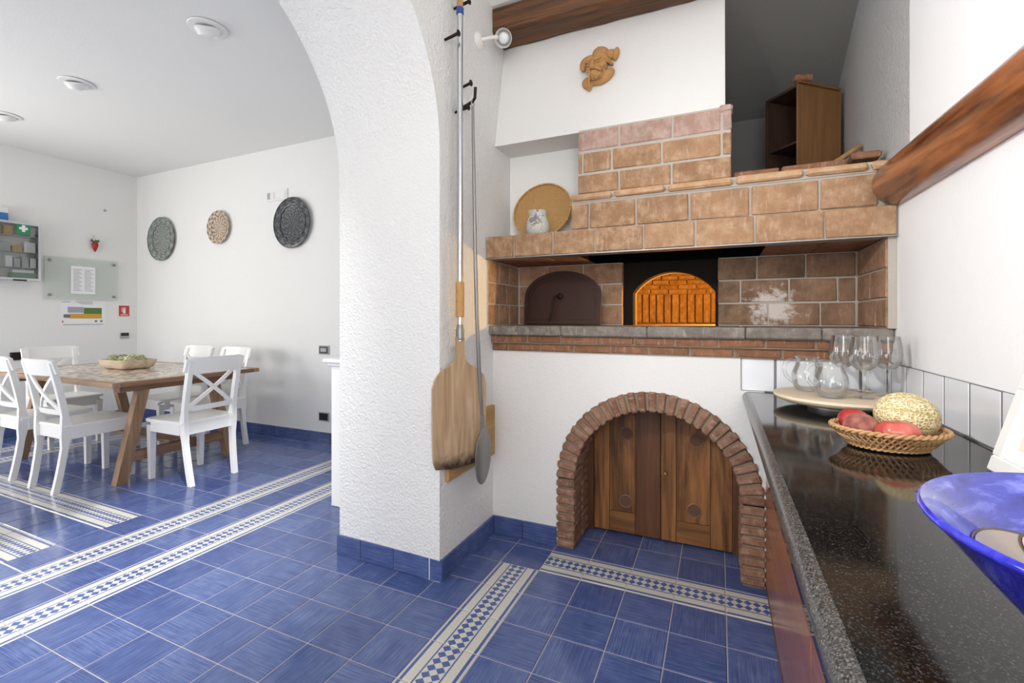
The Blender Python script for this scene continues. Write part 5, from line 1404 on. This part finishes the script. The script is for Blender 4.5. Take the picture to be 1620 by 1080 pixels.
# ------------------------------------------------------------------ kitchen ceiling lamp above the viewpoint
cl_ = thing('ceiling_lamp', 'white ceiling spotlight with one swivel head in the kitchen', 'ceiling light', (.66, -1.40, 3.518))
MB().lathe([(.0001, 0), (.07, 0), (.072, -.014), (.06, -.022), (.0001, -.022)], 32).build('base', 'white_metal', cl_, smooth=True)
MB().cbox(-.16, .04, -.015, .015, -.045, -.021, .005).build('bar', 'white_metal', cl_)
def spot_head(name, x, target, power, size, blend=1.0):
    p = Vector((.66+x, -1.40, 3.40)); d = (Vector(target)-p).normalized()
    hm = Matrix.Translation((x, 0, -.118)) @ Vector((0, 0, 1)).rotation_difference(d).to_matrix().to_4x4()
    MB().lathe([(.0001, -.085), (.022, -.083), (.027, -.07), (.027, -.045), (.045, -.004), (.0435, -.004), (.025, -.043), (.0001, -.05)], 24, hm).build('spot_shade', 'white_metal', cl_, smooth=True)
    MB().tube([(x, 0, -.045), (x, 0, -.07)], .008, 8).build('spot_stem', 'white_metal', cl_, smooth=True)
    l = bpy.data.lights.new(name, 'SPOT'); l.energy = power; l.spot_size = math.radians(size); l.spot_blend = blend; l.shadow_soft_size = .02; l.color = (1, .99, .97)
    o = bpy.data.objects.new(name, l); COL.objects.link(o); o.location = p; o.rotation_mode = 'QUATERNION'; o.rotation_quaternion = Vector((0, 0, -1)).rotation_difference(d)
spot_head('spot_lamp_arch', -.13, (-2.3, -.75, 0), 900, 52)
w2 = thing('wall_spotlight', 'added unseen wall spotlight beyond the arch, brightening the right wall', 'spotlight', (XK+.001, -2.05, 2.15))  # unseen spotlight added to brighten the right wall
MB().lathe([(.0001, .026), (.018, .025), (.030, .019), (.040, .010), (.043, .0), (.0001, 0)], 32, RX).build('wall_plate', 'white_metal', w2, smooth=True)
MB().tube([(.02, 0, 0), (.05, .004, .004), (.085, .01, .008)], [.011, .008, .010], 12).build('arm', 'white_metal', w2, smooth=True)
p2 = Vector((XK+.13, -2.03, 2.15)); d2 = (Vector((1.6, -.55, 1.25))-p2).normalized()
MB().lathe([(.0001, -.082), (.02, -.080), (.025, -.070), (.025, -.045), (.034, -.03), (.043, -.002), (.046, .012), (.0435, .012), (.040, -.002), (.031, -.028), (.0001, -.035)], 32, Matrix.Translation(p2-Vector((XK+.001, -2.05, 2.15))) @ Vector((0, 0, 1)).rotation_difference(d2).to_matrix().to_4x4()).build('shade', 'white_metal', w2, smooth=True, sharp=50)
l2 = bpy.data.lights.new('added_fill_spot', 'SPOT'); l2.energy = 150; l2.spot_size = math.radians(95); l2.spot_blend = 1; l2.shadow_soft_size = .03; l2.color = (1, .99, .97)
o2 = bpy.data.objects.new('added_fill_spot', l2); COL.objects.link(o2); o2.location = p2+d2*.02; o2.rotation_mode = 'QUATERNION'; o2.rotation_quaternion = Vector((0, 0, -1)).rotation_difference(d2)
# simple window frames of the unseen openings
def wframe(name, b, ax):
    (a0, a1, z0, z1) = b; m = MB(); t = .05
    for q in ((a0, a1, z0, z0+t), (a0, a1, z1-t, z1), (a0, a0+t, z0, z1), (a1-t, a1, z0, z1), ((a0+a1)/2-t/2, (a0+a1)/2+t/2, z0, z1)):
        if ax == 'y': m.box(q[0], q[1], YF-.12, YF-.06, q[2], q[3])
        else: m.box(XL-.12, XL-.06, q[0], q[1], q[2], q[3])
    struct(m.build(name, 'white_paint'), 'white window frame')
wframe('window_1', (-.05, 1.55, .75, 2.35), 'y'); wframe('window_2', (-5.1, -3.1, .3, 2.4), 'y'); wframe('window_3', (-2.7, -1.3, 0, 2.4), 'y'); wframe('window_4', (-2.05, -.45, .9, 2.3), 'x')
m5 = MB()  # frame for the added window, which only brings in light
for q in ((-3.15, -2.05, 1.1, 1.15), (-3.15, -2.05, 2.2, 2.25), (-3.15, -3.10, 1.1, 2.25), (-2.10, -2.05, 1.1, 2.25), (-2.625, -2.575, 1.1, 2.25)): m5.box(XR+.06, XR+.12, *q)
struct(m5.build('window_added_fill', 'white_paint'), 'white frame of the window added behind the viewpoint for light')
